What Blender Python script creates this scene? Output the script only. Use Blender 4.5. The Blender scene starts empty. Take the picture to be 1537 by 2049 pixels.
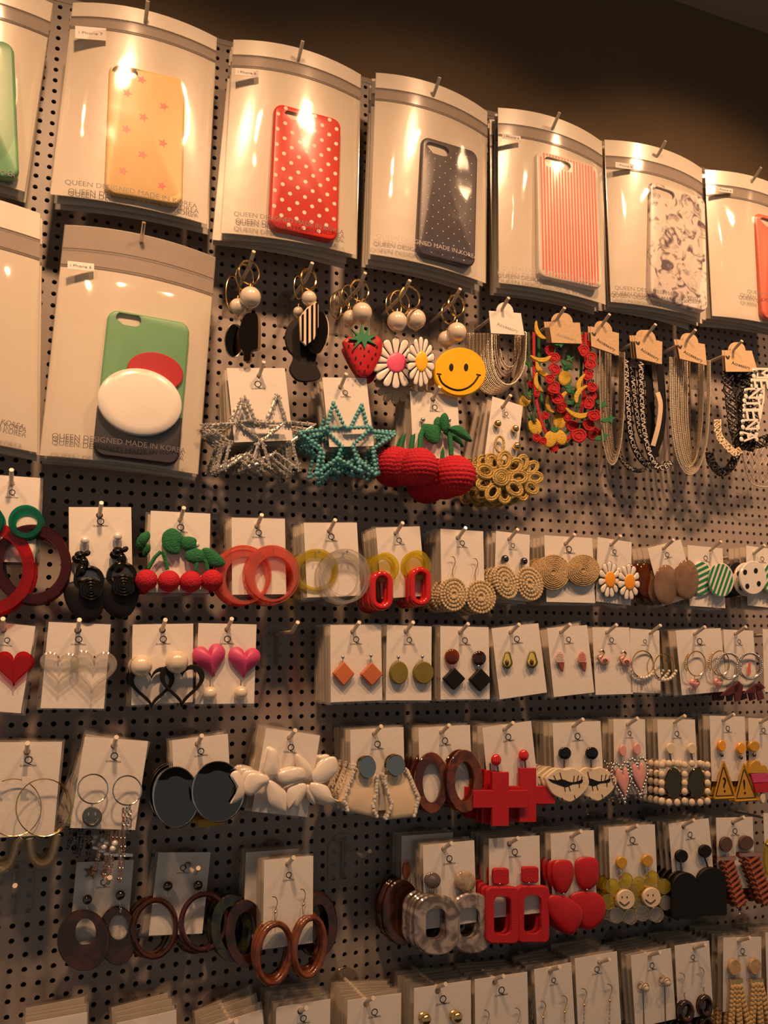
import bpy, math, random
from mathutils import Matrix, Vector
random.seed(7)
S = bpy.context.scene
COL = S.collection
PI = math.pi
# ------------------------------------------------------------------ camera
ZO = 1.60                                     # height of the wall's reference row above the floor
F = 1703.2
RM = ((0.92647051, -0.37633034, -0.00527998), (0.05977739, 0.160985, -0.98514491), (0.37158991, 0.91239208, 0.17164389))
CX, CY, CZ = -0.00954671, -0.90665177, -0.17335318
cam_d = bpy.data.cameras.new('camera'); cam = bpy.data.objects.new('camera', cam_d); COL.objects.link(cam)
cam_d.sensor_fit = 'HORIZONTAL'; cam_d.sensor_width = 36; cam_d.lens = F * 36 / 1537; cam_d.clip_start = .01
cam.matrix_world = Matrix(((RM[0][0], -RM[1][0], -RM[2][0], CX), (RM[0][1], -RM[1][1], -RM[2][1], CY), (RM[0][2], -RM[1][2], -RM[2][2], CZ + ZO), (0, 0, 0, 1)))
S.camera = cam
# ------------------------------------------------------------------ world, lamps, exposure
w = bpy.data.worlds.new('world'); S.world = w; w.use_nodes = True
w.node_tree.nodes['Background'].inputs[0].default_value = (1.0, .88, .78, 1)
w.node_tree.nodes['Background'].inputs[1].default_value = .17
def lamp(name, x, y, z, tx, tz, power, size=.085, col=(1, .56, .29), spread=76):
    d = bpy.data.lights.new(name, 'AREA'); d.shape = 'DISK'; d.size = size; d.energy = power; d.color = col; d.spread = math.radians(spread)
    o = bpy.data.objects.new(name, d); COL.objects.link(o); o.location = (x, y, z + ZO)
    v = Vector((tx, 0, tz)) - Vector((x, y, z)); o.rotation_euler = v.to_track_quat('-Z', 'Y').to_euler(); return o
lamp('spot_lamp', .015, -.66, .80, .03, -.06, 1.9)
lamp('spot_lamp', .45, -.66, .80, .45, .04, 1.3)
lamp('spot_lamp', .90, -.60, .80, .88, .12, 1.75)
lamp('spot_lamp', -.45, -.66, .80, -.40, -.06, 1.2)
lamp('spot_lamp', 1.38, -.66, .80, 1.35, .06, 1.7)
vs = S.view_settings; vs.view_transform = 'Standard'; vs.look = 'None'; vs.gamma = 1; vs.use_curve_mapping = False; vs.exposure = 0.0
S.cycles.caustics_reflective = False; S.cycles.caustics_refractive = False
S.cycles.max_bounces = 10; S.cycles.transparent_max_bounces = 24; S.cycles.sample_clamp_indirect = 4

def W(x, y, d):
    """pixel of the photograph -> point on the plane d metres in front of the wall (z up, wall at y=0)"""
    a, b = (x - 768.5) / F, (y - 1024.5) / F
    dx, dy, dz = (RM[0][i] * a + RM[1][i] * b + RM[2][i] for i in range(3))
    t = (-d - CY) / dy
    return Vector((CX + t * dx, -d, CZ + t * dz + ZO))
# ------------------------------------------------------------------ materials
MATS = {}
def mk(name, col, rough=.5, metal=0, var=.06, vs_=40, bump=0, bs=200, coat=0, kind='noise', col2=None, spec=.5, alpha=1, crough=.05):
    if name in MATS: return MATS[name]
    m = bpy.data.materials.new(name); m.use_nodes = True; MATS[name] = m
    nt = m.node_tree; N = nt.nodes; L = nt.links; b = N['Principled BSDF']
    tc = N.new('ShaderNodeTexCoord')
    if kind == 'noise' or kind == 'marble' or kind == 'tortoise':
        n = N.new('ShaderNodeTexNoise'); n.inputs['Scale'].default_value = vs_; n.inputs['Detail'].default_value = 4
        if kind != 'noise': n.inputs['Distortion'].default_value = 1.2
        fac = n.outputs['Fac']
    elif kind == 'wave':
        n = N.new('ShaderNodeTexWave'); n.inputs['Scale'].default_value = vs_; n.inputs['Distortion'].default_value = 3; n.inputs['Detail'].default_value = 3; fac = n.outputs['Fac']
        n.bands_direction = 'Z'
    L.new(tc.outputs['Object'], n.inputs['Vector'])
    r = N.new('ShaderNodeValToRGB'); L.new(fac, r.inputs[0])
    c2 = col2 if col2 else tuple(c * (1 - var) for c in col)
    r.color_ramp.elements[0].color = (*c2, 1); r.color_ramp.elements[1].color = (*col, 1)
    r.color_ramp.elements[0].position, r.color_ramp.elements[1].position = (.3, .7) if kind == 'noise' else (.42, .6)
    L.new(r.outputs[0], b.inputs['Base Color'])
    b.inputs['Roughness'].default_value = rough; b.inputs['Metallic'].default_value = metal
    b.inputs['Specular IOR Level'].default_value = spec
    if coat: b.inputs['Coat Weight'].default_value = coat; b.inputs['Coat Roughness'].default_value = crough
    if bump:
        n2 = N.new('ShaderNodeTexNoise'); n2.inputs['Scale'].default_value = bs; n2.inputs['Detail'].default_value = 3; L.new(tc.outputs['Object'], n2.inputs['Vector'])
        bp = N.new('ShaderNodeBump'); bp.inputs['Strength'].default_value = bump; bp.inputs['Distance'].default_value = .002
        L.new(n2.outputs['Fac'], bp.inputs['Height']); L.new(bp.outputs[0], b.inputs['Normal'])
    if alpha < 1: b.inputs['Alpha'].default_value = alpha
    return m
def clear(name, col, opac=.12, rough=.04, bump=0, bs=30, body=None, dist=.01, spec=1.0):
    """clear or tinted plastic: transparent tint, a little body colour, Fresnel gloss"""
    if name in MATS: return MATS[name]
    m = bpy.data.materials.new(name); m.use_nodes = True; MATS[name] = m
    nt = m.node_tree; N = nt.nodes; L = nt.links; b = N['Principled BSDF']; out = N['Material Output']
    tc = N.new('ShaderNodeTexCoord'); n = N.new('ShaderNodeTexNoise'); n.inputs['Scale'].default_value = bs; n.inputs['Detail'].default_value = 2
    L.new(tc.outputs['Object'], n.inputs['Vector'])
    b.inputs['Base Color'].default_value = (*(body or col), 1); b.inputs['Roughness'].default_value = .5; b.inputs['Specular IOR Level'].default_value = 0
    t = N.new('ShaderNodeBsdfTransparent'); t.inputs[0].default_value = (*col, 1)
    g = N.new('ShaderNodeBsdfGlossy'); g.inputs['Roughness'].default_value = rough; g.inputs[0].default_value = (spec, spec, spec, 1)
    lw = N.new('ShaderNodeLayerWeight'); lw.inputs[0].default_value = .5; pw = N.new('ShaderNodeMath'); pw.operation = 'POWER'; pw.inputs[1].default_value = 5
    L.new(lw.outputs['Facing'], pw.inputs[0]); fr = N.new('ShaderNodeMath'); fr.operation = 'MULTIPLY_ADD'; fr.inputs[1].default_value = .9; fr.inputs[2].default_value = .045; L.new(pw.outputs[0], fr.inputs[0])
    m1 = N.new('ShaderNodeMixShader'); mr = N.new('ShaderNodeMapRange'); L.new(n.outputs['Fac'], mr.inputs[0]); mr.inputs[1].default_value = .3; mr.inputs[2].default_value = .7
    mr.inputs[3].default_value = opac * .7; mr.inputs[4].default_value = opac * 1.2
    L.new(mr.outputs[0], m1.inputs[0]); L.new(t.outputs[0], m1.inputs[1]); L.new(b.outputs[0], m1.inputs[2])
    m2 = N.new('ShaderNodeMixShader'); L.new(fr.outputs[0], m2.inputs[0]); L.new(m1.outputs[0], m2.inputs[1]); L.new(g.outputs[0], m2.inputs[2])
    L.new(m2.outputs[0], out.inputs[0])
    if bump:
        bp = N.new('ShaderNodeBump'); bp.inputs['Strength'].default_value = bump; bp.inputs['Distance'].default_value = dist
        L.new(n.outputs['Fac'], bp.inputs['Height']); L.new(bp.outputs[0], g.inputs['Normal'])
    return m
PAPER = mk('card_paper', (.80, .74, .68), .55, var=.04, bump=.1)
PAPER2 = mk('card_paper_grey', (.55, .52, .50), .55, var=.05)
KRAFT = mk('kraft_tag', (.62, .43, .25), .7, var=.12, vs_=300, bump=.2)
BOARD = mk('pegboard_paint', (.34, .285, .255), .42, var=.10, vs_=9, bump=.05)
WALLM = mk('dark_wall_paint', (.15, .098, .050), .75, var=.08, vs_=6)
CEIL = mk('ceiling_paint', (.50, .36, .24), .8, var=.1, vs_=5)
FLOORM = mk('floor_vinyl', (.10, .08, .06), .6, var=.2, vs_=8)
HOOK = mk('cream_hook_enamel', (.74, .64, .50), .35, var=.10, vs_=200, coat=.4)
INK = mk('black_ink', (.03, .027, .03), .6)
INKG = mk('grey_ink', (.16, .14, .14), .5)
INKL = mk('pale_ink', (.45, .41, .38), .4)
GOLD = mk('gold_plate', (.86, .60, .26), .2, 1)
ROSE = mk('rose_gold_plate', (.80, .48, .34), .22, 1)
SILV = mk('silver_plate', (.80, .76, .72), .16, 1)
GUNM = mk('gunmetal', (.16, .15, .15), .12, 1)
PEARL = mk('pearl', (.92, .78, .60), .20, .1, coat=.9, var=.10)
PEARLW = mk('white_pearl', (.90, .84, .76), .22, .25, coat=.9)
BLK = mk('black_gloss', (.006, .005, .005), .14, spec=.4, coat=.2)
BLKM = mk('black_matte', (.010, .008, .009), .5, spec=.25)
REDG = mk('red_gloss', (.62, .012, .012), .12, coat=.8)
REDM = mk('red_satin', (.50, .012, .018), .38)
REDF = mk('red_flock', (.52, .010, .022), .7, bump=.4, bs=900)
REDY = mk('red_yarn', (.58, .010, .030), .85, bump=.9, bs=700)
GRNY = mk('green_yarn', (.015, .17, .06), .85, bump=.9, bs=700)
STRAW = mk('straw', (.66, .46, .24), .75, var=.35, vs_=500, bump=.9, bs=500)
STRAWL = mk('pale_straw', (.78, .62, .38), .7, var=.3, vs_=400, bump=.8, bs=400)
GOLDY = mk('gold_thread', (.70, .50, .17), .38, .6, var=.4, vs_=700, bump=.8, bs=900)
GOLDD = mk('gold_thread_shade', (.36, .24, .08), .45, .5, var=.4, vs_=700, bump=.8, bs=900)
WHT = mk('white_enamel', (.84, .78, .70), .25, coat=.4)
CREAM = mk('cream_resin', (.86, .68, .46), .4)
CREAMM = mk('cream_matte', (.80, .66, .47), .55, bump=.2)
YEL = mk('yellow_enamel', (.93, .50, .015), .3, coat=.4)
ORG = mk('orange_enamel', (.90, .36, .02), .3, coat=.3)
MUST = mk('mustard_enamel', (.60, .32, .03), .32)
PINK = mk('pink_enamel', (.80, .10, .22), .35)
PINKL = mk('pale_pink', (.80, .38, .34), .4)
PINKH = mk('hot_pink_foam', (.62, .07, .20), .45)
CERAM = mk('white_ceramic', (.86, .78, .69), .22, coat=.6)
GRN = mk('green_rubber', (.02, .22, .08), .5)
OLIV = mk('olive_wood', (.22, .18, .03), .5, var=.25)
TERR = mk('terracotta_wood', (.62, .17, .06), .5, var=.2)
WOODB = mk('reddish_wood', (.22, .062, .02), .25, var=.5, vs_=60, coat=.6, kind='marble', col2=(.13, .032, .01))
TORT = mk('tortoise_resin', (.20, .045, .008), .12, vs_=40, kind='tortoise', col2=(.06, .014, .006), coat=.6)
TORTD = mk('dark_tortoise_resin', (.065, .02, .010), .12, vs_=40, kind='tortoise', col2=(.025, .009, .006), coat=.6)
GRND = mk('dark_green_resin', (.04, .045, .018), .15, vs_=60, kind='tortoise', col2=(.012, .012, .008), coat=.6)
MARB = mk('grey_marble_resin', (.40, .34, .30), .18, vs_=55, kind='marble', col2=(.13, .10, .09), coat=.5)
MARBB = mk('beige_marble_resin', (.55, .42, .28), .18, vs_=55, kind='marble', col2=(.26, .17, .10), coat=.5)
TURQ = mk('turquoise_stone', (.12, .42, .44), .3, coat=.4)
MIRR = mk('mirror_metal', (.42, .45, .43), .03, 1)
MIRRD = mk('dark_mirror', (.15, .145, .14), .04, 1)
COPP = mk('copper_leather', (.40, .12, .07), .35, .3, var=.3)
BRWN = mk('brown_leather', (.11, .055, .04), .55)
NAVY = mk('navy_plastic', (.035, .033, .045), .38)
CHAR = mk('charcoal_plastic', (.07, .06, .075), .36)
MINT = mk('green_plastic', (.16, .40, .20), .38)
YELP = mk('butter_plastic', (.88, .60, .26), .4)
REDP = mk('red_plastic', (.72, .035, .02), .3)
CORAL = mk('coral_plastic', (.80, .16, .09), .35)
WHTP = mk('white_plastic', (.86, .78, .68), .3)
DOTW = mk('white_print', (.85, .72, .62), .4)
STARP = mk('coral_print', (.80, .13, .10), .4)
STRP = mk('red_print', (.80, .10, .04), .4)
SHEET = mk('pearly_sheet', (.74, .67, .56), .34, var=.05, vs_=14, bump=.35, bs=16, coat=.25, crough=.12)
ZIPM = clear('zip_plastic', (.80, .76, .74), .45, .12, body=(.42, .37, .33))
FILM = clear('bag_film', (.97, .96, .95), .03, .09, bump=.45, bs=9, body=(.8, .7, .6), dist=.014, spec=1.0)
CLP = clear('clear_acrylic', (.90, .88, .85), .10, .03)
PLATE = clear('clear_hook_plate', (.92, .90, .88), .16, .15, body=(.40, .35, .31))
SLEEVE = clear('card_sleeve', (.95, .94, .92), .10, .12, body=(.75, .68, .6))
CPINK = clear('pink_acrylic', (.95, .50, .42), .25, .03, body=(.85, .28, .20))
CYEL = clear('yellow_acrylic', (.92, .84, .20), .25, .03, body=(.62, .52, .04))
CGRN = clear('green_acrylic', (.06, .50, .36), .35, .03, body=(.01, .22, .14))
CRED = clear('red_acrylic', (.80, .04, .03), .30, .03, body=(.55, .01, .01))
CREDD = clear('dark_red_acrylic', (.35, .07, .05), .35, .03, body=(.12, .012, .008))
CAMB = clear('amber_acrylic', (.60, .26, .10), .35, .05, body=(.20, .05, .01))
CSMK = clear('smoke_acrylic', (.70, .55, .42), .55, .06, bs=60, body=(.34, .22, .15))
CBRN = clear('brown_translucent', (.35, .18, .10), .55, .05, bs=50, body=(.09, .035, .018))
CPUR = clear('plum_translucent', (.36, .20, .22), .5, .05, bs=50, body=(.09, .03, .035))
MARP = mk('marble_print', (.86, .76, .68), .3, vs_=62, kind='marble', col2=(.16, .12, .15))
MARP.node_tree.nodes['Color Ramp'].color_ramp.elements[0].position = .36; MARP.node_tree.nodes['Color Ramp'].color_ramp.elements[1].position = .50
ROPE = mk('braided_straw', (.74, .50, .22), .75, var=.3, vs_=500, bump=.5)
BEADC = mk('bead_chain_metal', (.86, .74, .56), .25, .55)
BEADD = mk('dark_bead_chain', (.50, .38, .28), .25, .6)
GLIT = mk('silver_glitter', (.85, .82, .76), .30, .6, var=.6, vs_=900)
GLITD = mk('dark_glitter', (.16, .15, .16), .2, 1, var=.7, vs_=900)
EMBR = mk('red_embroidery', (.55, .012, .022), .7, var=.3, vs_=600, bump=.7, bs=900)
EMBY = mk('yellow_embroidery', (.80, .50, .05), .7, var=.3, vs_=600, bump=.7, bs=900)
EMBG = mk('green_embroidery', (.03, .22, .08), .7, var=.3, vs_=600, bump=.7, bs=900)
EMBD = mk('dark_green_embroidery', (.06, .09, .05), .7, var=.3, vs_=600, bump=.7, bs=900)
NET = mk('white_net', (.70, .58, .46), .8)
CRIB = mk('cream_satin', (.78, .60, .42), .35)
GREYR = mk('grey_satin', (.16, .13, .12), .4)
# ------------------------------------------------------------------ mesh builder
class MB:
    def __init__(s): s.v = []; s.f = []
    def add(s, vs, fs):
        o = len(s.v); s.v += [tuple(p) for p in vs]; s.f += [tuple(i + o for i in f) for f in fs]
    def loft(s, loops, cap0=False, cap1=False, closed=True):
        o = len(s.v); n = len(loops[0])
        for l in loops: s.v += [tuple(p) for p in l]
        for k in range(len(loops) - 1):
            for i in range(n if closed else n - 1):
                j = (i + 1) % n; a = o + k * n
                s.f.append((a + i, a + j, a + n + j, a + n + i))
        if cap0: s.f.append(tuple(o + i for i in range(n))[::-1])
        if cap1: s.f.append(tuple(o + (len(loops) - 1) * n + i for i in range(n)))
        return o
    def box(s, x0, x1, y0, y1, z0, z1):
        s.add([(x0, y0, z0), (x1, y0, z0), (x1, y1, z0), (x0, y1, z0), (x0, y0, z1), (x1, y0, z1), (x1, y1, z1), (x0, y1, z1)],
              [(0, 1, 5, 4), (1, 2, 6, 5), (2, 3, 7, 6), (3, 0, 4, 7), (4, 5, 6, 7), (3, 2, 1, 0)])
    def sphere(s, c, r, sx=1, sy=1, sz=1, u=12, v=8, mod=None):
        vs = [(c[0], c[1], c[2] + r * sz)]
        for i in range(1, v):
            t = PI * i / v
            for j in range(u):
                p = 2 * PI * j / u; k = r * (mod(t, p) if mod else 1)
                vs.append((c[0] + k * sx * math.sin(t) * math.cos(p), c[1] + k * sy * math.sin(t) * math.sin(p), c[2] + k * sz * math.cos(t)))
        vs.append((c[0], c[1], c[2] - r * sz)); fs = []
        for j in range(u): fs.append((0, 1 + j, 1 + (j + 1) % u))
        for i in range(v - 2):
            for j in range(u):
                a = 1 + i * u + j; b = 1 + i * u + (j + 1) % u; fs.append((a, a + u, b + u, b))
        e = len(vs) - 1; b0 = 1 + (v - 2) * u
        for j in range(u): fs.append((e, b0 + (j + 1) % u, b0 + j))
        s.add(vs, fs)
    def tube(s, pts, r, closed=False, seg=8, flat=1):
        P = [Vector(p) for p in pts]; n = len(P); loops = []; ref = None
        for i in range(n):
            a = P[(i - 1) % n] if (closed or i) else P[0]; b = P[(i + 1) % n] if (closed or i < n - 1) else P[-1]
            t = (b - a); t = t.normalized() if t.length > 1e-9 else Vector((0, 0, 1))
            if ref is None: ref = Vector((0, 1, 0)) if abs(t.y) < .9 else Vector((1, 0, 0))
            u = (ref - t * ref.dot(t)); u = u.normalized() if u.length > 1e-6 else t.orthogonal().normalized(); ref = u; q = t.cross(u)
            rr = r[i] if isinstance(r, (list, tuple)) else r
            loops.append([P[i] + (u * math.cos(2 * PI * k / seg) * flat + q * math.sin(2 * PI * k / seg)) * rr for k in range(seg)])
        if closed: loops.append(loops[0]); s.loft(loops)
        else: s.loft(loops, True, True)
    def ell(s, c, w, h, r, n=40, seg=8, tilt=0, flat=1, yaw=0):
        pts = []
        for i in range(n):
            a = 2 * PI * i / n; x = w / 2 * math.cos(a); z = h / 2 * math.sin(a)
            x, z = x * math.cos(tilt) - z * math.sin(tilt), x * math.sin(tilt) + z * math.cos(tilt)
            pts.append((c[0] + x * math.cos(yaw), c[1] + x * math.sin(yaw), c[2] + z))
        s.tube(pts, r, True, seg, flat)
    def plate(s, pts, y0, t, bev=.0004, dome=0, hole=None):
        """pts, hole: outline in x,z (same number of points when there is a hole); front towards -y"""
        n = len(pts); c = (sum(p[0] for p in pts) / n, sum(p[1] for p in pts) / n)
        def inset(b):
            o = []
            for i in range(n):
                a, q, e = pts[i - 1], pts[i], pts[(i + 1) % n]
                d1 = Vector((q[0] - a[0], q[1] - a[1])); d2 = Vector((e[0] - q[0], e[1] - q[1]))
                d1 = d1.normalized() if d1.length > 1e-9 else d2.normalized(); d2 = d2.normalized() if d2.length > 1e-9 else d1
                nn = Vector((-(d1.y + d2.y), d1.x + d2.x)); nn = nn.normalized() if nn.length > 1e-6 else Vector((-d1.y, d1.x))
                o.append((q[0] + nn.x * b * sg, q[1] + nn.y * b * sg))
            return o
        area = sum(pts[i - 1][0] * pts[i][1] - pts[i][0] * pts[i - 1][1] for i in range(n)); sg = 1 if area > 0 else -1
        I = inset(bev)
        L = [[(p[0], y0, p[1]) for p in pts], [(p[0], y0 - t + bev, p[1]) for p in pts], [(p[0], y0 - t, p[1]) for p in I]]
        if hole:
            L = [[(p[0], y0, p[1]) for p in hole]] + L + [[(p[0], y0 - t, p[1]) for p in hole], [(p[0], y0, p[1]) for p in hole]]
            s.loft(L); return
        if dome:
            for k in (.8, .55, .3, .1):
                L.append([(c[0] + (p[0] - c[0]) * k, y0 - t - dome * (1 - k * k), c[1] + (p[1] - c[1]) * k) for p in I])
            s.loft(L, True, True)
        else:
            s.loft(L, True, True)
    def mesh(s, name, mat, smooth=True):
        me = bpy.data.meshes.new(name); me.from_pydata(s.v, [], s.f); me.materials.append(mat)
        if smooth: me.polygons.foreach_set('use_smooth', [True] * len(me.polygons)); 
        if smooth and hasattr(me, 'set_sharp_from_angle'): me.set_sharp_from_angle(angle=math.radians(40))
        me.update(); return me
    def obj(s, name, mat, parent=None, smooth=True, loc=None):
        o = bpy.data.objects.new(name, s.mesh(name, mat, smooth)); COL.objects.link(o)
        if parent: o.parent = parent; CH.setdefault(parent.name, []).append(o)
        if loc is not None: o.location = loc
        return o
def tag(o, label, cat, group=None, kind=None):
    o['label'] = label; o['category'] = cat
    if group: o['group'] = group
    if kind: o['kind'] = kind
    return o
def empty(name, loc, label=None, cat=None, group=None):
    o = bpy.data.objects.new(name, None); o.empty_display_size = .01; COL.objects.link(o); o.location = loc
    if label: tag(o, label, cat, group)
    return o
def kids(o): return CH.get(o.name, [])
CH = {}
def copy_tree(o, parent=None):
    c = o.copy(); COL.objects.link(c)
    if parent: c.parent = parent; CH.setdefault(parent.name, []).append(c)
    for ch in list(kids(o)): copy_tree(ch, c)
    return c
# flat text meshes
TXT = {}
def text_mesh(s, ext=0):
    """centred, cap height 1, lies in x,z"""
    if s in TXT: return TXT[s]
    cu = bpy.data.curves.new('text', 'FONT'); cu.body = s; cu.resolution_u = 3; cu.align_x = 'CENTER'
    o = bpy.data.objects.new('text', cu); COL.objects.link(o)
    bpy.context.view_layer.update()
    me = o.evaluated_get(bpy.context.evaluated_depsgraph_get()).to_mesh()
    v = [tuple(x.co) for x in me.vertices]; f = [tuple(p.vertices) for p in me.polygons]
    o.to_mesh_clear(); bpy.data.objects.remove(o)
    k = 1 / .70
    TXT[s] = ([(a * k, 0, b * k - .5) for a, b, _ in v], f); return TXT[s]
def put_text(mb, s, c, h, w=None, ang=0, y=0, warp=None, bold=0):
    v, f = text_mesh(s); mx = max(a for a, _, _ in v) - min(a for a, _, _ in v)
    kx = (w / mx) if w else h; ca, sa = math.cos(ang), math.sin(ang); o = []
    for a, _, b in v:
        x, z = a * kx, b * h; X, Z = c[0] + x * ca - z * sa, c[1] + x * sa + z * ca
        o.append((X, y if warp is None else warp(X, Z), Z))
    mb.add(o, f)
# ------------------------------------------------------------------ structure
def struct(o): o['kind'] = 'structure'; return o
m = MB(); m.box(-1.2, 2.6, .012, .10, -1.6 + ZO, .845 + ZO); struct(m.obj('wall_back', WALLM, smooth=False))
m = MB(); m.box(-1.2, 2.6, -2.6, .10, .845 + ZO, .90 + ZO); struct(m.obj('ceiling', CEIL, smooth=False))
m = MB(); m.box(-1.2, 2.6, -2.6, .10, -1.65 + ZO, -1.6 + ZO); struct(m.obj('floor', FLOORM, smooth=False))
PX, PZ = .0125, .0125 * 1.03327
def pegboard():
    m = MB(); c0, c1, r0, r1 = -10, 96, -42, 46; R = .0026; n = 8
    for c in range(c0, c1):
        for r in range(r0, r1):
            x, z = c * PX, -r * PZ + ZO; o = len(m.v)
            cell = [(x - PX / 2, z - PZ / 2), (x + PX / 2, z - PZ / 2), (x + PX / 2, z + PZ / 2), (x - PX / 2, z + PZ / 2)]
            ring = [(x + R * math.cos(2 * PI * (k + .5) / n - PI * .75), z + R * math.sin(2 * PI * (k + .5) / n - PI * .75)) for k in range(n)]
            m.v += [(a, 0, b) for a, b in cell] + [(a, 0, b) for a, b in ring] + [(a, .004, b) for a, b in ring]
            for k in range(n):
                j = (k + 1) % n
                m.f.append((o + 4 + k, o + 4 + j, o + 12 + j, o + 12 + k))
            # ring vertices start near corner 0; two segments per side
            for q in range(4):
                a = 4 + (2 * q) % n; b = 4 + (2 * q + 1) % n; pr = 4 + (2 * q - 1) % n; nx = (q + 1) % 4
                m.f.append((o + q, o + nx, o + b, o + a)); m.f.append((o + q, o + a, o + pr))
    x0, x1 = (c0 - .5) * PX, (c1 - .5) * PX; z1, z0 = -(r0 - .5) * PZ + ZO, -(r1 - .5) * PZ + ZO
    m.box(x0 - .006, x1 + .006, -.0005, .010, z1, z1 + .007); m.box(x0 - .006, x0, -.0005, .010, z0, z1); m.box(x1, x1 + .006, -.0005, .010, z0, z1)
    return tag(m.obj('pegboard', BOARD, smooth=False), 'grey-beige metal pegboard full of round holes covering the wall below the dark paint', 'pegboard')
pegboard()
# added near-black sheet: colour stands in for shade in the gap behind the holes
m = MB(); m.box(-.13, 1.19, .0105, .0118, -.60 + ZO, .54 + ZO); o = m.obj('hole_shade_sheet_1', mk('hole_shade_black', (.012, .008, .006), .8), smooth=False); struct(o)
# ------------------------------------------------------------------ hooks, cards and the things that hang
ORD = ['', 'second', 'third', 'fourth', 'fifth', 'sixth', 'seventh', 'eighth', 'ninth', 'tenth', 'eleventh', 'twelfth', 'thirteenth']
def peg_hook(tip, label, dt=.083, rise=.009, mat=None, group='cream peg hooks in the pegboard'):
    T = W(tip[0], tip[1], dt); X, Z = T.x, T.z - rise
    # snap to nothing: hooks in the photograph sit wherever their holes are
    o = empty('peg_hook', (X, 0, Z), label, 'hook', group)
    m = MB(); m.tube([(0, .003, 0), (0, -.01, 0), (0, -(dt - .022), 0), (0, -(dt - .017), .0008), (0, -(dt - .013), .003), (0, -dt, rise)], .0021, seg=10)
    m.obj('wire', mat or HOOK, o)
    m = MB(); pts = [(-.016, -.034)] + [(.016 * math.cos(PI - PI * k / 12), -.004 + .016 * math.sin(PI - PI * k / 12)) for k in range(13)] + [(.016, -.034)]
    m.plate(pts, -.0006, .0012); m.obj('back_plate', PLATE, o)
    m = MB(); m.tube([(0, -.003, .006), (0, -.0035, -.004), (0, -.003, -.034)], .0021, seg=6); m.obj('stem', PLATE, o)
    return o
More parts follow.
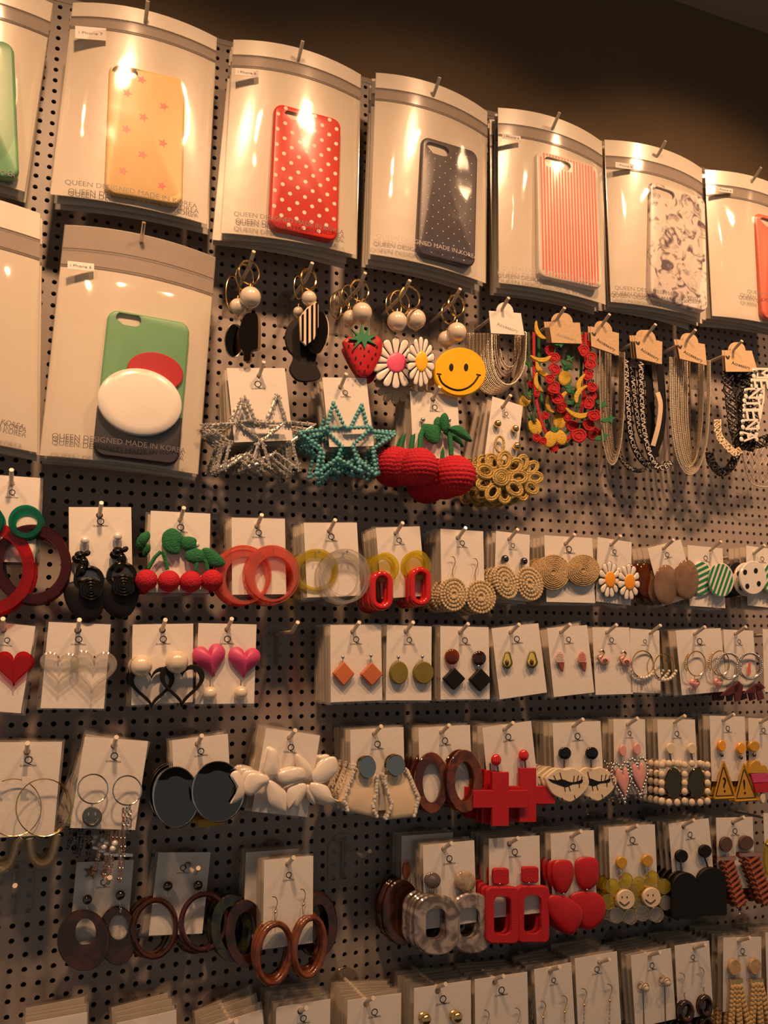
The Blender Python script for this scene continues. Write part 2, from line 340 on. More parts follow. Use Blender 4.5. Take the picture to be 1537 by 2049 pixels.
class Item:
    def __init__(s, name, tip, label, cat, d=.066, group=None, dt=.083, rise=.009):
        T = W(tip[0], tip[1], dt); s.d = d; s.org = Vector((T.x, -d, T.z - rise)); s.o = empty(name, s.org, label, cat, group)
    def P(s, x, y, dd=0): return W(x, y, s.d + dd) - s.org
    def k(s, x, y, dd=0): return (W(x, y + 1, s.d + dd) - W(x, y, s.d + dd)).length
    def pts(s, px, dd=0):
        o = []
        for p in px: q = s.P(p[0], p[1], dd); o.append((q.x, q.z))
        return o
    def poly(s, name, px, mat, t=.002, dd=.003, bev=.0004, dome=0, hole=None, par=None, smooth=True):
        m = MB(); m.plate(s.pts(px, dd), -dd, t, bev, dome, s.pts(hole, dd) if hole else None); return m.obj(name, mat, par or s.o, smooth)
    def disc(s, name, x, y, w, h, mat, t=.002, dd=.003, bev=.0004, dome=0, tilt=0, par=None, n=32, hole=None):
        return s.poly(name, ell(x, y, w, h, n, tilt), mat, t, dd, bev, dome, ell(*hole, n) if hole else None, par)
    def ring(s, name, x, y, w, h, r, mat, dd=.005, tilt=0, par=None, n=40, seg=8, dz=0):
        m = MB(); P = []
        for (a, b) in ell(x, y, w - 2 * r, h - 2 * r, n, tilt):
            q = s.P(a, b, dd); P.append((q.x, q.y + (dz * (a - x) / w if dz else 0), q.z))
        m.tube(P, r * s.k(x, y, dd), True, seg); return m.obj(name, mat, par or s.o)
    def ball(s, name, x, y, r, mat, dd=.006, par=None, sq=1, u=16, v=10, mod=None, sx=1, sz=1):
        q = s.P(x, y, dd); m = MB(); m.sphere((q.x, q.y, q.z), r * s.k(x, y, dd), sx, sq, sz, u, v, mod); return m.obj(name, mat, par or s.o)
    def line(s, name, px, r, mat, dd=.004, par=None, closed=False, seg=6, flat=1):
        m = MB(); m.tube([s.P(p[0], p[1], p[2] if len(p) > 2 else dd) for p in px], r, closed, seg, flat); return m.obj(name, mat, par or s.o)
    def beads(s, name, px, r, mat, dd=.005, par=None, gap=1.9, u=6, v=4, closed=False, jit=0):
        P = [s.P(p[0], p[1], p[2] if len(p) > 2 else dd) for p in px]
        if closed: P.append(P[0])
        R = r * s.k(px[0][0], px[0][1], dd); m = MB(); step = R * gap; need = 0
        for a, b in zip(P, P[1:]):
            L = (b - a).length; t = need
            while t < L:
                c = a.lerp(b, t / L); j = [random.uniform(-jit, jit) * R for _ in range(3)]
                m.sphere((c.x + j[0], c.y + j[1], c.z + j[2]), R, u=u, v=v); t += step
            need = t - L
        return m.obj(name, mat, par or s.o)
    def text(s, name, txt, x, y, h, w=None, mat=INK, ang=0, dd=.003, par=None):
        q = s.P(x, y, dd); k = s.k(x, y, dd); m = MB()
        kx = (W(x + 1, y, s.d + dd) - W(x, y, s.d + dd)).length
        put_text(m, txt, (q.x, q.z), h * k, w * kx if w else None, ang, q.y); return m.obj(name, mat, par or s.o, False)
    def card(s, q, mat=PAPER, logo=True, name='card', lx=.5, ly=.19, t=.0007):
        """q: TL,TR,BR,BL pixels; becomes a true rectangle with a punched hole round the hook"""
        A = [s.P(*p) for p in q]; A = [Vector((p.x, p.z)) for p in A]
        u = ((A[1] - A[0]) + (A[2] - A[3])) / 2; v = ((A[3] - A[0]) + (A[2] - A[1])) / 2
        wd, ht = u.length, v.length; ang = (math.atan2(u.y, u.x) + math.atan2(v.y, v.x) + PI / 2) / 2; c = sum(A, Vector((0, 0))) / 4
        s.c, s.ang, s.wd, s.ht = c, ang, wd, ht; U = Vector((math.cos(ang), math.sin(ang))); V = Vector((-U.y, U.x)); s.U, s.V = U, V
        hc = Vector((max(-wd / 2 + .006, min(wd / 2 - .006, (-c).dot(U))), max(-ht / 2 + .006, min(ht / 2 - .0055, (-c).dot(V)))))
        angs = sorted([math.atan2(b - hc.y, a - hc.x) for a, b in ((-wd / 2, -ht / 2), (wd / 2, -ht / 2), (wd / 2, ht / 2), (-wd / 2, ht / 2))] + [2 * PI * k / 12 - PI + .05 for k in range(12)])
        out, ins = [], []
        for a in angs:
            dx, dz = math.cos(a), math.sin(a); tt = 1e9
            if abs(dx) > 1e-9: tt = min(tt, ((wd / 2 if dx > 0 else -wd / 2) - hc.x) / dx)
            if abs(dz) > 1e-9: tt = min(tt, ((ht / 2 if dz > 0 else -ht / 2) - hc.y) / dz)
            for L, (x, z) in ((out, (hc.x + dx * tt, hc.y + dz * tt)), (ins, (hc.x + dx * .0032, hc.y + dz * .0032))):
                p = c + U * x + V * z; L.append((p.x, p.y))
        m = MB(); m.plate(out, 0, t, .00005, 0, ins); s.cardo = m.obj(name, mat, s.o, False)
        if logo:
            m = MB(); p = c + U * (wd * (lx - .5)) + V * (ht * (.5 - ly)); put_text(m, 'Q', (p.x, p.y), wd * .115, None, ang, -t - .00015)
            p = p - V * (ht * .062); put_text(m, 'QUEENKOREA', (p.x, p.y), wd * .028, wd * .24, ang, -t - .00015)
            m.obj('logo_lettering', INK, s.cardo, False)
        return s
    def behind(s, n, sd, gap=.006, spread=2.5, shift=.001, sleeve=True, what='earring card', group=None, only=None, lean=0):
        """copies of the front thing further back on the same hook"""
        g = s.o.get('group') or group or ('earring cards stacked behind the ' + sd); s.o['group'] = g; cat = s.o['category']; slv = None
        n = min(n, int((s.d - .010) / gap))
        for i in range(1, n + 1):
            if only is not None and i > 1:
                c = s.o.copy(); COL.objects.link(c)
                for ch in kids(s.o):
                    if ch.name.split('.')[0] in only: copy_tree(ch, c)
            else: c = copy_tree(s.o)
            c.location = (s.org.x + random.uniform(-shift, shift), -s.d + gap * i, s.org.z + random.uniform(-shift, 0))
            c.rotation_euler = (0, math.radians(random.uniform(-spread, spread) + lean * i), 0)
            c['label'] = '%s hanging %s on its hook, behind the %s' % (what, ORD[i], sd)
            if sleeve and hasattr(s, 'c'):
                if slv is None:
                    m = MB(); a, b = s.wd / 2 + .0022, s.ht / 2 + .002; pts = [s.c + s.U * x + s.V * z for x, z in ((-a, -b), (a, -b), (a, b), (-a, b))]
                    m.plate([(p.x, p.y) for p in pts], -.0012, .0002, .00005); slv = m.obj('sleeve', SLEEVE, c, False)
                else:
                    o = slv.copy(); COL.objects.link(o); o.parent = c
        return s
def ell(x, y, w, h, n=32, tilt=0, a0=0):
    t = math.radians(tilt); o = []
    for i in range(n):
        a = 2 * PI * i / n + a0; p, q = w / 2 * math.cos(a), h / 2 * math.sin(a); o.append((x + p * math.cos(t) - q * math.sin(t), y + p * math.sin(t) + q * math.cos(t)))
    return o
def rrect(x0, y0, x1, y1, r, n=5, power=None):
    o = []
    for (cx, cy, a) in ((x1 - r, y1 - r, 0), (x0 + r, y1 - r, 90), (x0 + r, y0 + r, 180), (x1 - r, y0 + r, 270)):
        for k in range(n + 1):
            t = math.radians(a + 90 * k / n); o.append((cx + r * math.cos(t), cy + r * math.sin(t)))
    return o
def spline(pts, n=8, closed=False):
    """Catmull-Rom through the points"""
    o = []; N = len(pts); rng = range(N) if closed else range(N - 1)
    g = (lambda i: pts[i % N]) if closed else (lambda i: pts[max(0, min(N - 1, i))])
    for i in rng:
        a, b, c, d = g(i - 1), g(i), g(i + 1), g(i + 2)
        for k in range(n):
            t = k / n; o.append(tuple(.5 * (2 * b[j] + (c[j] - a[j]) * t + (2 * a[j] - 5 * b[j] + 4 * c[j] - d[j]) * t * t + (3 * b[j] - a[j] - 3 * c[j] + d[j]) * t ** 3) for j in range(len(b))))
    if not closed: o.append(tuple(pts[-1]))
    return o
def heart(x, y, w, h, n=40, tilt=0):
    o = []; T = math.radians(tilt)
    for i in range(n):
        t = 2 * PI * i / n; p = 16 * math.sin(t) ** 3 / 32 * w; q = -(13 * math.cos(t) - 5 * math.cos(2 * t) - 2 * math.cos(3 * t) - math.cos(4 * t) + 2.5) / 29 * h
        o.append((x + p * math.cos(T) - q * math.sin(T), y + p * math.sin(T) + q * math.cos(T)))
    return o
def star(x, y, R, r, n=5, rot=-90, sx=1):
    return [(x + sx * (R if i % 2 == 0 else r) * math.cos(math.radians(rot + 180 / n * i)), y + (R if i % 2 == 0 else r) * math.sin(math.radians(rot + 180 / n * i))) for i in range(2 * n)]
def petals(x, y, w, h, n, inner=.30, m=7, rot=0, cut=.06):
    """daisy outline, lobes narrow towards the centre"""
    o = []
    for i in range(n):
        for k in range(m):
            t = (k / (m - 1) - .5); a = 2 * PI * (i + t * (1 - cut)) / n + math.radians(rot); f = 1 - .22 * (abs(t) * 2) ** 3
            o.append((x + w / 2 * f * math.cos(a), y + h / 2 * f * math.sin(a)))
        a = 2 * PI * (i + .5) / n + math.radians(rot); o.append((x + w / 2 * (inner + .15) * math.cos(a), y + h / 2 * (inner + .15) * math.sin(a)))
    return o
def scale_pts(pts, k, kx=None):
    c = (sum(p[0] for p in pts) / len(pts), sum(p[1] for p in pts) / len(pts)); kx = kx or k
    return [(c[0] + (p[0] - c[0]) * kx, c[1] + (p[1] - c[1]) * k) for p in pts]

# ---- zip bags with phone cases
def bilin(q, s, t):
    return tuple((1 - t) * ((1 - s) * q[0][j] + s * q[1][j]) + t * ((1 - s) * q[3][j] + s * q[2][j]) for j in (0, 1))
def bag(tip, q, label, sd, nback=2, d0=.062, bt=.015, bb=.008, zt=.10, text=None, tmat=INKG, tq=None, sticker=None, stx='i Phone 6', header=SHEET, case=None, gap=.010, hookmat=None, twist=0):
    dt = d0 + bt + .018; X0 = W(tip[0], tip[1], dt); org = Vector((X0.x, -d0, X0.z - .012)); o = empty('zip_bag', org, label, 'bag')
    g = 'clear zip bags hanging with the ' + sd; o['group'] = g
    NS, NT = 14, 12
    def bulge(s, t): return (bt * (1 - t) + bb * t) * (1 - (2 * s - 1) ** 2)
    def Q(s, t, off=0):
        x, y = bilin(q, s, t); p = W(x, y, d0) - org; p.y -= bulge(s, t) + off; return p
    def sheet(s0, s1, t0, t1, off, ns=NS, ntt=NT, puff=0):
        v = []; f = []
        for j in range(ntt + 1):
            for i in range(ns + 1):
                a, b = i / ns, j / ntt; v.append(Q(s0 + (s1 - s0) * a, t0 + (t1 - t0) * b, off + puff * min(1, 1.35 * (math.sin(PI * a) * math.sin(PI * b)) ** .4)))
        for j in range(ntt):
            for i in range(ns):
                k = j * (ns + 1) + i; f.append((k, k + ns + 1, k + ns + 2, k + 1))
        return v, f
    m = MB(); m.add(*sheet(0, 1, 0, 1, 0)); m.obj('back_sheet', SHEET, o)
    m = MB(); m.add(*sheet(0, 1, 0, zt, .0006, ntt=2)); m.obj('header', header, o)
    m = MB(); m.add(*sheet(0, 1, zt, zt * 1.75, .0012, ntt=3)); zp = m.obj('zip_strip', ZIPM, o)
    m = MB()
    for tt in (zt * 1.02, zt * 1.72): m.tube([Q(i / 16, tt, .0016) for i in range(17)], .0006, seg=6)
    m.obj('zip_ridge', ZIPM, zp)
    m = MB(); m.add(*sheet(.004, .996, zt * 1.7, .995, .0012, 20, 20, puff=.0135)); m.obj('front_film', FILM, o)
    m = MB(); e = []
    for i in range(13): e.append(Q(0, i / 12, .0006))
    for i in range(1, 13): e.append(Q(i / 12, 1, .0006))
    for i in range(1, 13): e.append(Q(1, 1 - i / 12, .0006))
    m.tube(e, .0006, seg=6); m.obj('welded_edge', SLEEVE, o)
    # place helper on the bag front
    def front(x, y, off):
        """pixel -> point on the (bulged) bag surface, roughly"""
        p = W(x, y, d0 + off + .008) - org
        return p
    def lay_text(txt, a, b, h, mat, off, name='lettering', par=None):
        pa, pb = front(*a, off), front(*b, off); ang = math.atan2(pb.z - pa.z, pb.x - pa.x); c = ((pa.x + pb.x) / 2, (pa.z + pb.z) / 2); L = math.hypot(pb.x - pa.x, pb.z - pa.z)
        xl, xr = Q(0, .9).x, Q(1, .9).x
        m = MB(); put_text(m, txt, c, h, L, ang, warp=lambda X, Z: -(bulge(max(0, min(1, (X - xl) / (xr - xl))), .85) + off)); return m.obj(name, mat, par or o, False)
    if text: lay_text('QUEEN DESIGNED MADE IN KOREA', text[0], text[1], .0052, tmat, .0125)
    if sticker:
        x0, y0, x1, y1, sl = sticker; pts = [(x0, y0), (x1, y0 + sl), (x1, y1 + sl), (x0, y1)]
        P = [front(a, b, .004) for a, b in pts]; yy = -(bulge(.15, .2) + .0075); m = MB(); m.plate([(p.x, p.z) for p in P], yy, .0003, .0001); st = m.obj('sticker', PAPER, o, False)
        c = ((P[0].x + P[2].x) / 2, (P[0].z + P[2].z) / 2); m = MB(); put_text(m, stx, c, .0028, abs(P[1].x - P[0].x) * .8, math.atan2(P[1].z - P[0].z, P[1].x - P[0].x), yy - .0005); m.obj('sticker_lettering', INKG, st, False)
    for i in range(1, nback + 1):
        c = o.copy(); COL.objects.link(c)
        for ch in kids(o):
            if ch.name.split('.')[0] in ('back_sheet', 'header', 'zip_strip', 'welded_edge') or (i == 1 and ch.name.split('.')[0] == 'lettering'): copy_tree(ch, c)
        c.location = org + Vector((random.uniform(-.002, .002) + .0005 * i, gap * i, random.uniform(-.003, 0))); c.rotation_euler = (0, math.radians(random.uniform(-1.5, 1.5)), 0)
        c['label'] = 'clear zip bag %s on its hook, behind the %s' % (ORD[i], sd)
    peg_hook(tip, 'peg hook holding the %s' % sd, dt, .012, mat=hookmat, group='peg hooks holding zip bags')
    if case: phone_case(q, o, org, Q, bulge, d0, sd, **case)
    return o
def phone_case(bq, bo, borg, Q, bulge, d0, sd, q, mat, hole, label, pat=None, stickq=None, thick=.0085, dcase=None):
    dd = dcase or (d0 + .0065); A = [W(a, b, dd) for a, b in q]; A2 = [Vector((p.x, p.z)) for p in A]
    u = ((A2[1] - A2[0]) + (A2[2] - A2[3])) / 2; v = ((A2[3] - A2[0]) + (A2[2] - A2[1])) / 2; wd, ht = u.length, v.length
    ang = (math.atan2(u.y, u.x) + math.atan2(v.y, v.x) + PI / 2) / 2; c = sum(A2, Vector((0, 0))) / 4; org = Vector((c.x, -dd, c.y))
    o = empty('phone_case', org, label, 'phone case'); o.rotation_euler = (0, -ang, 0)
    n = 44; hx, hz = -wd / 2 + hole[0] * wd, ht / 2 - hole[1] * ht; hw, hh = hole[2] * wd / 2, hole[3] * ht / 2; r = .011
    out, ins = [], []
    def rr(x, z, w2, h2, r, dx, dz):   # ray to rounded rectangle
        lo, hi = 0, .3
        for _ in range(26):
            t = (lo + hi) / 2; a, b = abs(x + dx * t), abs(z + dz * t); qx, qz = max(a - w2 + r, 0), max(b - h2 + r, 0)
            inside = (math.hypot(qx, qz) <= r) and a <= w2 and b <= h2
            if inside: lo = t
            else: hi = t
        return lo
    # sample angles by marching round the outline so the corners stay round
    per = rrect(-wd / 2, -ht / 2, wd / 2, ht / 2, r, 8)
    ext = []
    for i in range(len(per)):
        a, b = per[i], per[(i + 1) % len(per)]; ext.append(a)
        L = math.hypot(b[0] - a[0], b[1] - a[1])
        if L > .01:
            for k in range(1, 5): ext.append((a[0] + (b[0] - a[0]) * k / 5, a[1] + (b[1] - a[1]) * k / 5))
    for p in ext:
        a = math.atan2(p[1] - hz, p[0] - hx); out.append(p); dx, dz = math.cos(a), math.sin(a)
        t = rr(0, 0, hw, hh, min(hw, hh) * .95, dx, dz); ins.append((hx + dx * t, hz + dz * t))
    m = MB(); y = -.001
    def ins_(L, b):   # shrink the rounded outline by b
        return [(p[0] - (b if p[0] > 0 else -b) * min(1, max(0, (abs(p[0]) - wd / 2 + r) / r)), p[1] - (b if p[1] > 0 else -b) * min(1, max(0, (abs(p[1]) - ht / 2 + r) / r))) for p in L]
    T = thick
    loops = [[(p[0], y - T + .002, p[1]) for p in ins], [(p[0], y - T, p[1]) for p in ins]] + [[(p[0], y - T + dy, p[1]) for p in ins_(out, b)] for b, dy in ((.0028, 0), (.0013, .0006), (.0004, .0016), (0, .003))] + [[(p[0], y, p[1]) for p in out], [(p[0], y, p[1]) for p in ins_(out, .0015)], [(p[0], y - T + .002, p[1]) for p in ins_(out, .0022)], [(p[0], y - T + .002, p[1]) for p in ins]]
    m.loft(loops); shell = m.obj('shell', mat, o)
    yf = y - T
    if pat: pat(o, wd, ht, yf, (hx, hz, hw, hh))
    return o
def in_hole(x, z, H, pad=.001): return ((x - H[0]) / (H[2] + pad)) ** 2 + ((z - H[1]) / (H[3] + pad)) ** 2 < 1
def dots(r, dx, dz, mat, name='printed_dot', stagger=True):
    def f(o, wd, ht, y, H):
        m = MB(); row = 0; z = ht / 2 - dz * .5; dm = MB(); dm.plate([(r * math.cos(2 * PI * k / 12), r * math.sin(2 * PI * k / 12)) for k in range(12)], 0, .00012, .00003); me = dm.mesh(name, mat); me.materials[0] = mat; cnt = 0
        while z > -ht / 2 + r * .5:
            x = -wd / 2 + dx * (.25 if row % 2 else .75)
            while x < wd / 2 - r * .5:
                edge = abs(x) > wd / 2 - .0035 or abs(z) > ht / 2 - .004
                if not in_hole(x, z, H, r) and not (abs(x) > wd / 2 - .009 and abs(z) > ht / 2 - .009) and not edge:
                    ob = bpy.data.objects.new(name, me); COL.objects.link(ob); ob.parent = o; ob.location = (x, y, z); cnt += 1
                x += dx
            z -= dz; row += 1
    return f
def stripes(n, mat, fr=.5):
    def f(o, wd, ht, y, H):
        p = wd / n
        for i in range(n):
            x = -wd / 2 + p * (i + .5); h = ht / 2 - .003 if abs(x) < wd / 2 - .008 else ht / 2 - .009
            if abs(x) > wd / 2 - .003: continue
            m = MB()
            if abs(x - H[0]) < H[2] + .0006: 
                for a, b in ((-h, H[1] - H[3] - .0004), (H[1] + H[3] + .0004, h)):
                    if b - a > .001: m.box(x - p * fr / 2, x + p * fr / 2, y - .00012, y, a, b)
            else: m.box(x - p * fr / 2, x + p * fr / 2, y - .00012, y, -h, h)
            m.obj('printed_stripe', mat, o, False)
    return f
def stars(spots, mat):
    def f(o, wd, ht, y, H):
        for (u, v) in spots:
            c = (-wd / 2 + u * wd, ht / 2 - v * ht); pts = [(c[0] + (.0052 if i % 2 == 0 else .0024) * math.sin(PI * i / 5 + .3), c[1] + (.0052 if i % 2 == 0 else .0024) * math.cos(PI * i / 5 + .3)) for i in range(10)]
            m = MB(); m.plate(pts, y, .00012, .00003); m.obj('printed_star', mat, o, False)
    return f
def lower_half(mat):
    def f(o, wd, ht, y, H):
        P = rrect(-wd / 2 - .0003, -ht / 2 - .0003, wd / 2 + .0003, ht / 2, .011, 8); z0 = -ht * .17
        pts = [(wd / 2 + .0003, z0)] + [p for p in P[27:] if p[1] < z0][::-1] + [p for p in P[:27] if p[1] < z0][::-1]
        pts = [(wd / 2 + .0003, z0), (-wd / 2 - .0003, z0)] + sorted([p for p in P if p[1] < z0 and p[0] < 0], key=lambda p: (-round(p[1], 6), p[0])) + sorted([p for p in P if p[1] < z0 and p[0] > 0], key=lambda p: (round(p[1], 6), p[0]))
        m = MB(); m.plate(pts, -.0009, -y - .0006, .002); m.obj('navy_lower_shell', mat, o)
        # plain oval pad with a plain round red pad tucked behind it
        m = MB(); m.plate([(.010 + .027 * math.cos(t * PI / 20), .016 + .020 * math.sin(t * PI / 20)) for t in range(40)], y, .0035, .001); m.obj('round_pad', REDM, o)
        m = MB(); m.plate([(-.002 + .0395 * math.cos(t * PI / 24 - .15), -.018 + .0335 * math.sin(t * PI / 24 - .15)) for t in range(48)], y - .0036, .005, .0016, dome=.002); m.obj('oval_pad', WHT, o)
    return f
bag((-60, -20), [(-190, -50), (106, 8), (50, 384), (-215, 335)], 'zip bag with a mint phone case cut by the left edge, top row', 'mint phone case bag', 2, text=((-160, 305), (30, 345)),
    case=dict(q=[(-120, 80), (38, 92), (28, 365), (-128, 350)], mat=MINT, hole=(.3, .07, .35, .07), label='pale mint phone case inside the leftmost top bag'))
bag((296, 2), [(146, 6), (434, 76), (414, 449), (100, 389)], 'clear zip bag holding the yellow phone case with stars', 'yellow starred phone case bag', 2, zt=.075, text=((130, 358), (396, 408)), sticker=(150, 55, 212, 80, 5), stx='i Phone 7',
    case=dict(q=[(220, 136), (373, 168), (358, 417), (205, 394)], mat=YELP, hole=(.20, .055, .34, .085), label='butter yellow phone case printed with small coral stars',
              pat=stars([(.42, .09), (.24, .22), (.72, .26), (.46, .38), (.24, .50), (.72, .55), (.46, .67), (.22, .82), (.72, .88)], STARP)))
bag((606, 82), [(467, 80), (722, 150), (713, 511), (441, 466)], 'clear zip bag holding the red polka dot phone case', 'red polka dot phone case bag', 3, zt=.08, text=((470, 422), (690, 462)), sticker=(470, 139, 516, 153, 5),
    case=dict(q=[(547, 214), (677, 248), (672, 491), (533, 462)], mat=REDP, hole=(.30, .075, .30, .065), label='red phone case covered in white polka dots', pat=dots(.0023, .0170, .0092, DOTW)))
bag((880, 155), [(752, 146), (975, 224), (972, 567), (739, 508)], 'clear zip bag holding the charcoal phone case with tiny dots', 'charcoal dotted phone case bag', 3, zt=.085, text=((758, 466), (958, 512)), tmat=INKL,
    case=dict(q=[(838, 279), (949, 311), (945, 543), (829, 513)], mat=CHAR, hole=(.28, .085, .40, .09), label='charcoal phone case with tiny pale dots', pat=dots(.0007, .0140, .0075, DOTW)))
bag((1120, 225), [(996, 216), (1204, 284), (1212, 610), (998, 566)], 'clear zip bag holding the red and white striped phone case', 'striped phone case bag', 3, zt=.09, text=((1010, 530), (1204, 566)), tmat=INKL, sticker=(1003, 269, 1040, 279, 6),
    case=dict(q=[(1067, 311), (1191, 336), (1195, 586), (1068, 556)], mat=WHTP, hole=(.34, .075, .42, .08), label='white phone case with fine red vertical stripes', pat=stripes(21, STRP)))
bag((1332, 282), [(1209, 280), (1404, 338), (1412, 641), (1222, 604)], 'clear zip bag holding the marble pattern phone case', 'marbled phone case bag', 3, zt=.10, text=((1238, 570), (1408, 600)), sticker=(1229, 326, 1266, 337, 5),
    case=dict(q=[(1290, 368), (1404, 402), (1406, 630), (1294, 600)], mat=MARP, hole=(.26, .075, .36, .08), label='white phone case with grey marble veins'))
bag((1523, 335), [(1410, 340), (1585, 392), (1600, 665), (1425, 632)], 'clear zip bag with coral phone case cut by the right edge', 'coral phone case bag', 3, zt=.10, text=((1496, 582), (1640, 612)), sticker=(1430, 375, 1464, 384, 5),
    case=dict(q=[(1497, 430), (1600, 455), (1610, 660), (1520, 640)], mat=CORAL, hole=(.28, .075, .36, .08), label='coral phone case leaning inside the rightmost top bag'))
bag((288, 445), [(130, 450), (431, 515), (396, 949), (79, 911)], 'large zip bag holding the green and navy phone case', 'green and navy phone case bag', 3, d0=.060, zt=.10, header=ZIPM, text=((104, 868), (372, 900)), sticker=(135, 524, 188, 540, 6), hookmat=SILV,
    case=dict(q=[(212, 620), (378, 655), (354, 935), (188, 915)], mat=MINT, hole=(.25, .055, .30, .085), label='green and navy phone case with a cream oval pad', pat=lower_half(NAVY)))
bag((-75, 400), [(-260, 360), (81, 428), (75, 906), (-270, 850)], 'large zip bag cut by the left edge, second row', 'left edge bag in the second row', 2, d0=.060, zt=.11, text=((-190, 800), (48, 852)), hookmat=SILV,
    case=dict(q=[(-190, 560), (-25, 590), (-40, 860), (-205, 835)], mat=NAVY, hole=(.25, .055, .30, .085), label='navy phone case inside the left edge bag'))
# ------------------------------------------------------------------ row of keyrings
def keyring(tip, label, sd, rings, pearls, d=.066):
    it = Item('keyring', tip, label, 'keyring', d); it.o['group'] = 'pearl keyrings under the zip bags'
    peg_hook(tip, 'cream peg hook holding the %s' % sd)
    for i, (x, y, w_, h_, r) in enumerate(rings): it.ring('split_ring', x, y, w_, h_, r, GOLD, dd=.008 - .007 * i, dz=.010)
    for i, (x, y, r) in enumerate(pearls):
        p = it.ball('pearl_bead', x, y, r, PEARL, dd=.008 - .012 * i, u=24, v=16); it.ring('bead_cap', x, y + r * 1.05, 8, 7, 1.3, GOLD, dd=.008 - .012 * i, par=p, n=14, seg=6)
        it.line('link', [(x, y - r), (x + 1, y - r - 6)], .0008, GOLD, dd=.008 - .012 * i, par=p)
    return it
it = keyring((508, 503), 'gold keyring with pearl and black mirror lolly charm', 'black lolly keyring', [(499, 545, 48, 50, 1.9), (490, 556, 42, 56, 1.6), (466, 590, 34, 78, 1.4)], [(501, 595, 20.5), (476, 614, 16)])
it.poly('lolly_charm', spline([(484, 640), (492, 629), (506, 628), (515, 637), (515, 690), (513, 700), (501, 705), (500, 722), (491, 724), (487, 720), (487, 705), (479, 690), (479, 660)], 3, True), BLK, .003, .004)
it.poly('gold_edge', spline([(488, 640), (496, 630), (510, 629), (520, 638), (521, 692), (516, 702), (505, 706), (503, 725), (494, 727), (490, 722)] + [(486, 706), (482, 690), (482, 660)], 3, True), ROSE, .0015, .0018)
it.disc('round_charm', 468, 682, 36, 66, MIRRD, .002, -.012, tilt=6); it.ring('charm_rim', 468, 682, 38, 68, 1, SILV, -.010)
it = keyring((625, 526), 'gold keyring with pearl and black and white striped charm', 'striped charm keyring', [(618, 559, 40, 46, 3.0), (597, 575, 24, 48, 1.3)], [(618.6, 597, 14.5), (597, 624, 10)])
sp = it.poly('striped_charm', [(598, 636), (612, 618), (632, 605), (636, 612), (636, 655), (628, 680), (611, 693), (600, 682)], CREAM, .003, .010)
for x0, y0, y1 in ((603.5, 631, 684), (613, 620, 691), (622.5, 612, 683), (631.5, 607, 672)): it.poly('black_stripe', [(x0, y0), (x0 + 4.2, y0 - 3), (x0 + 4.2, y1 - 2), (x0, y1)], BLK, .0008, .0132, .0001, par=sp)
it.disc('dark_disc', 634, 668, 40, 86, BLK, .003, .004, tilt=8); it.ring('charm_rim', 640, 668, 36, 80, 1.2, CREAM, .003, tilt=8)
it.poly('black_shape', spline([(588, 641), (570, 668), (574, 700), (586, 716), (578, 742), (597, 764), (632, 762), (640, 752), (630, 727), (636, 700), (644, 672), (620, 650)], 4, True), BLKM, .004, -.004)  # lobed matte black plate set behind the striped charm
def seeds(it, par, c, pts, dd):
    for x, y in pts: it.disc('seed', x, y, 3.4, 5, BLKM, .0006, dd, .0001, par=par, n=8)
it = keyring((731, 546), 'gold keyring with pearl and red strawberry charm', 'strawberry keyring', [(719.7, 581, 46, 45, 2.2), (700, 592, 40, 46, 1.6), (684, 604, 38, 50, 1.5), (672, 612, 30, 54, 1.3)], [(724.4, 625.6, 19.5), (701, 636, 15)])
SB = [(685, 690), (688, 682), (697, 677), (722, 677), (748, 674), (758, 680), (762, 691), (759, 714), (744, 744), (738, 752), (728, 755), (716, 750), (699, 724)]
st = it.poly('strawberry', spline(SB, 5, True), REDM, .006, .002, .0015, dome=.002)
it.poly('back_strawberry', [(x - 1 + (y - 690) * .08, y + 14) for x, y in spline(SB, 4, True)][:], REDM, .005, -.012, .001)
seeds(it, st, None, [(698, 692), (709, 688), (746, 688), (755, 694), (694, 706), (706, 702), (722, 697), (738, 703), (752, 708), (700, 718), (712, 716), (729, 712), (745, 717), (709, 732), (722, 726), (737, 732), (730, 742), (718, 743)], .0098)
LF = [(723, 651), (729, 672), (738, 652), (736, 672), (753, 672), (740, 680), (752, 692), (734, 684), (729, 700), (722, 684), (707, 699), (714, 682), (696, 680), (713, 673), (702, 660), (718, 670)]
it.poly('leaf_crown', LF, GRN, .0025, .0092, .0003)
it = keyring((820, 561), 'gold keyring with two pearls and two white daisy charms', 'daisy keyring', [(820, 596, 50, 50, 2.2), (800, 606, 48, 52, 1.8), (788, 612, 40, 56, 1.6)], [(794.7, 643, 19), (832, 639, 19.5)])
def daisy(it, x, y, w_, h_, n, cmat, cw, ch, dd, petal=WHT, rot=0, par=None, t=.0035):
    b = it.poly('flower_back', petals(x, y, w_, h_, n, rot=rot), BLKM, t * .6, dd, .0003, par=par)
    for i in range(n):
        a = 2 * PI * i / n + math.radians(rot); ca, sa = math.cos(a), math.sin(a); wd = 2 * PI / n * .455; P = []
        for r_, q in ((.34, .8), (.55, .95), (.78, 1.0), (.92, .78), (.98, .3), (.98, -.3), (.92, -.78), (.78, -1.0), (.55, -.95), (.34, -.8)):
            b_ = a + q * wd * (.9 if r_ > .5 else .9); P.append((x + w_ / 2 * r_ * math.cos(b_), y + h_ / 2 * r_ * math.sin(b_)))
        it.poly('petal', P, petal, t * .5, dd + t * .6, .0005, dome=.0006, par=b)
    it.disc('flower_centre', x, y, cw, ch, cmat, t * 1.1, dd + t * .3, .0006, dome=.001, par=b, n=24)
    return b
daisy(it, 791.6, 727, 98, 104, 14, PINK, 39, 40, .000, rot=-90)
daisy(it, 841.6, 724.7, 56, 102, 14, YEL, 24, 42, .010, rot=-90)
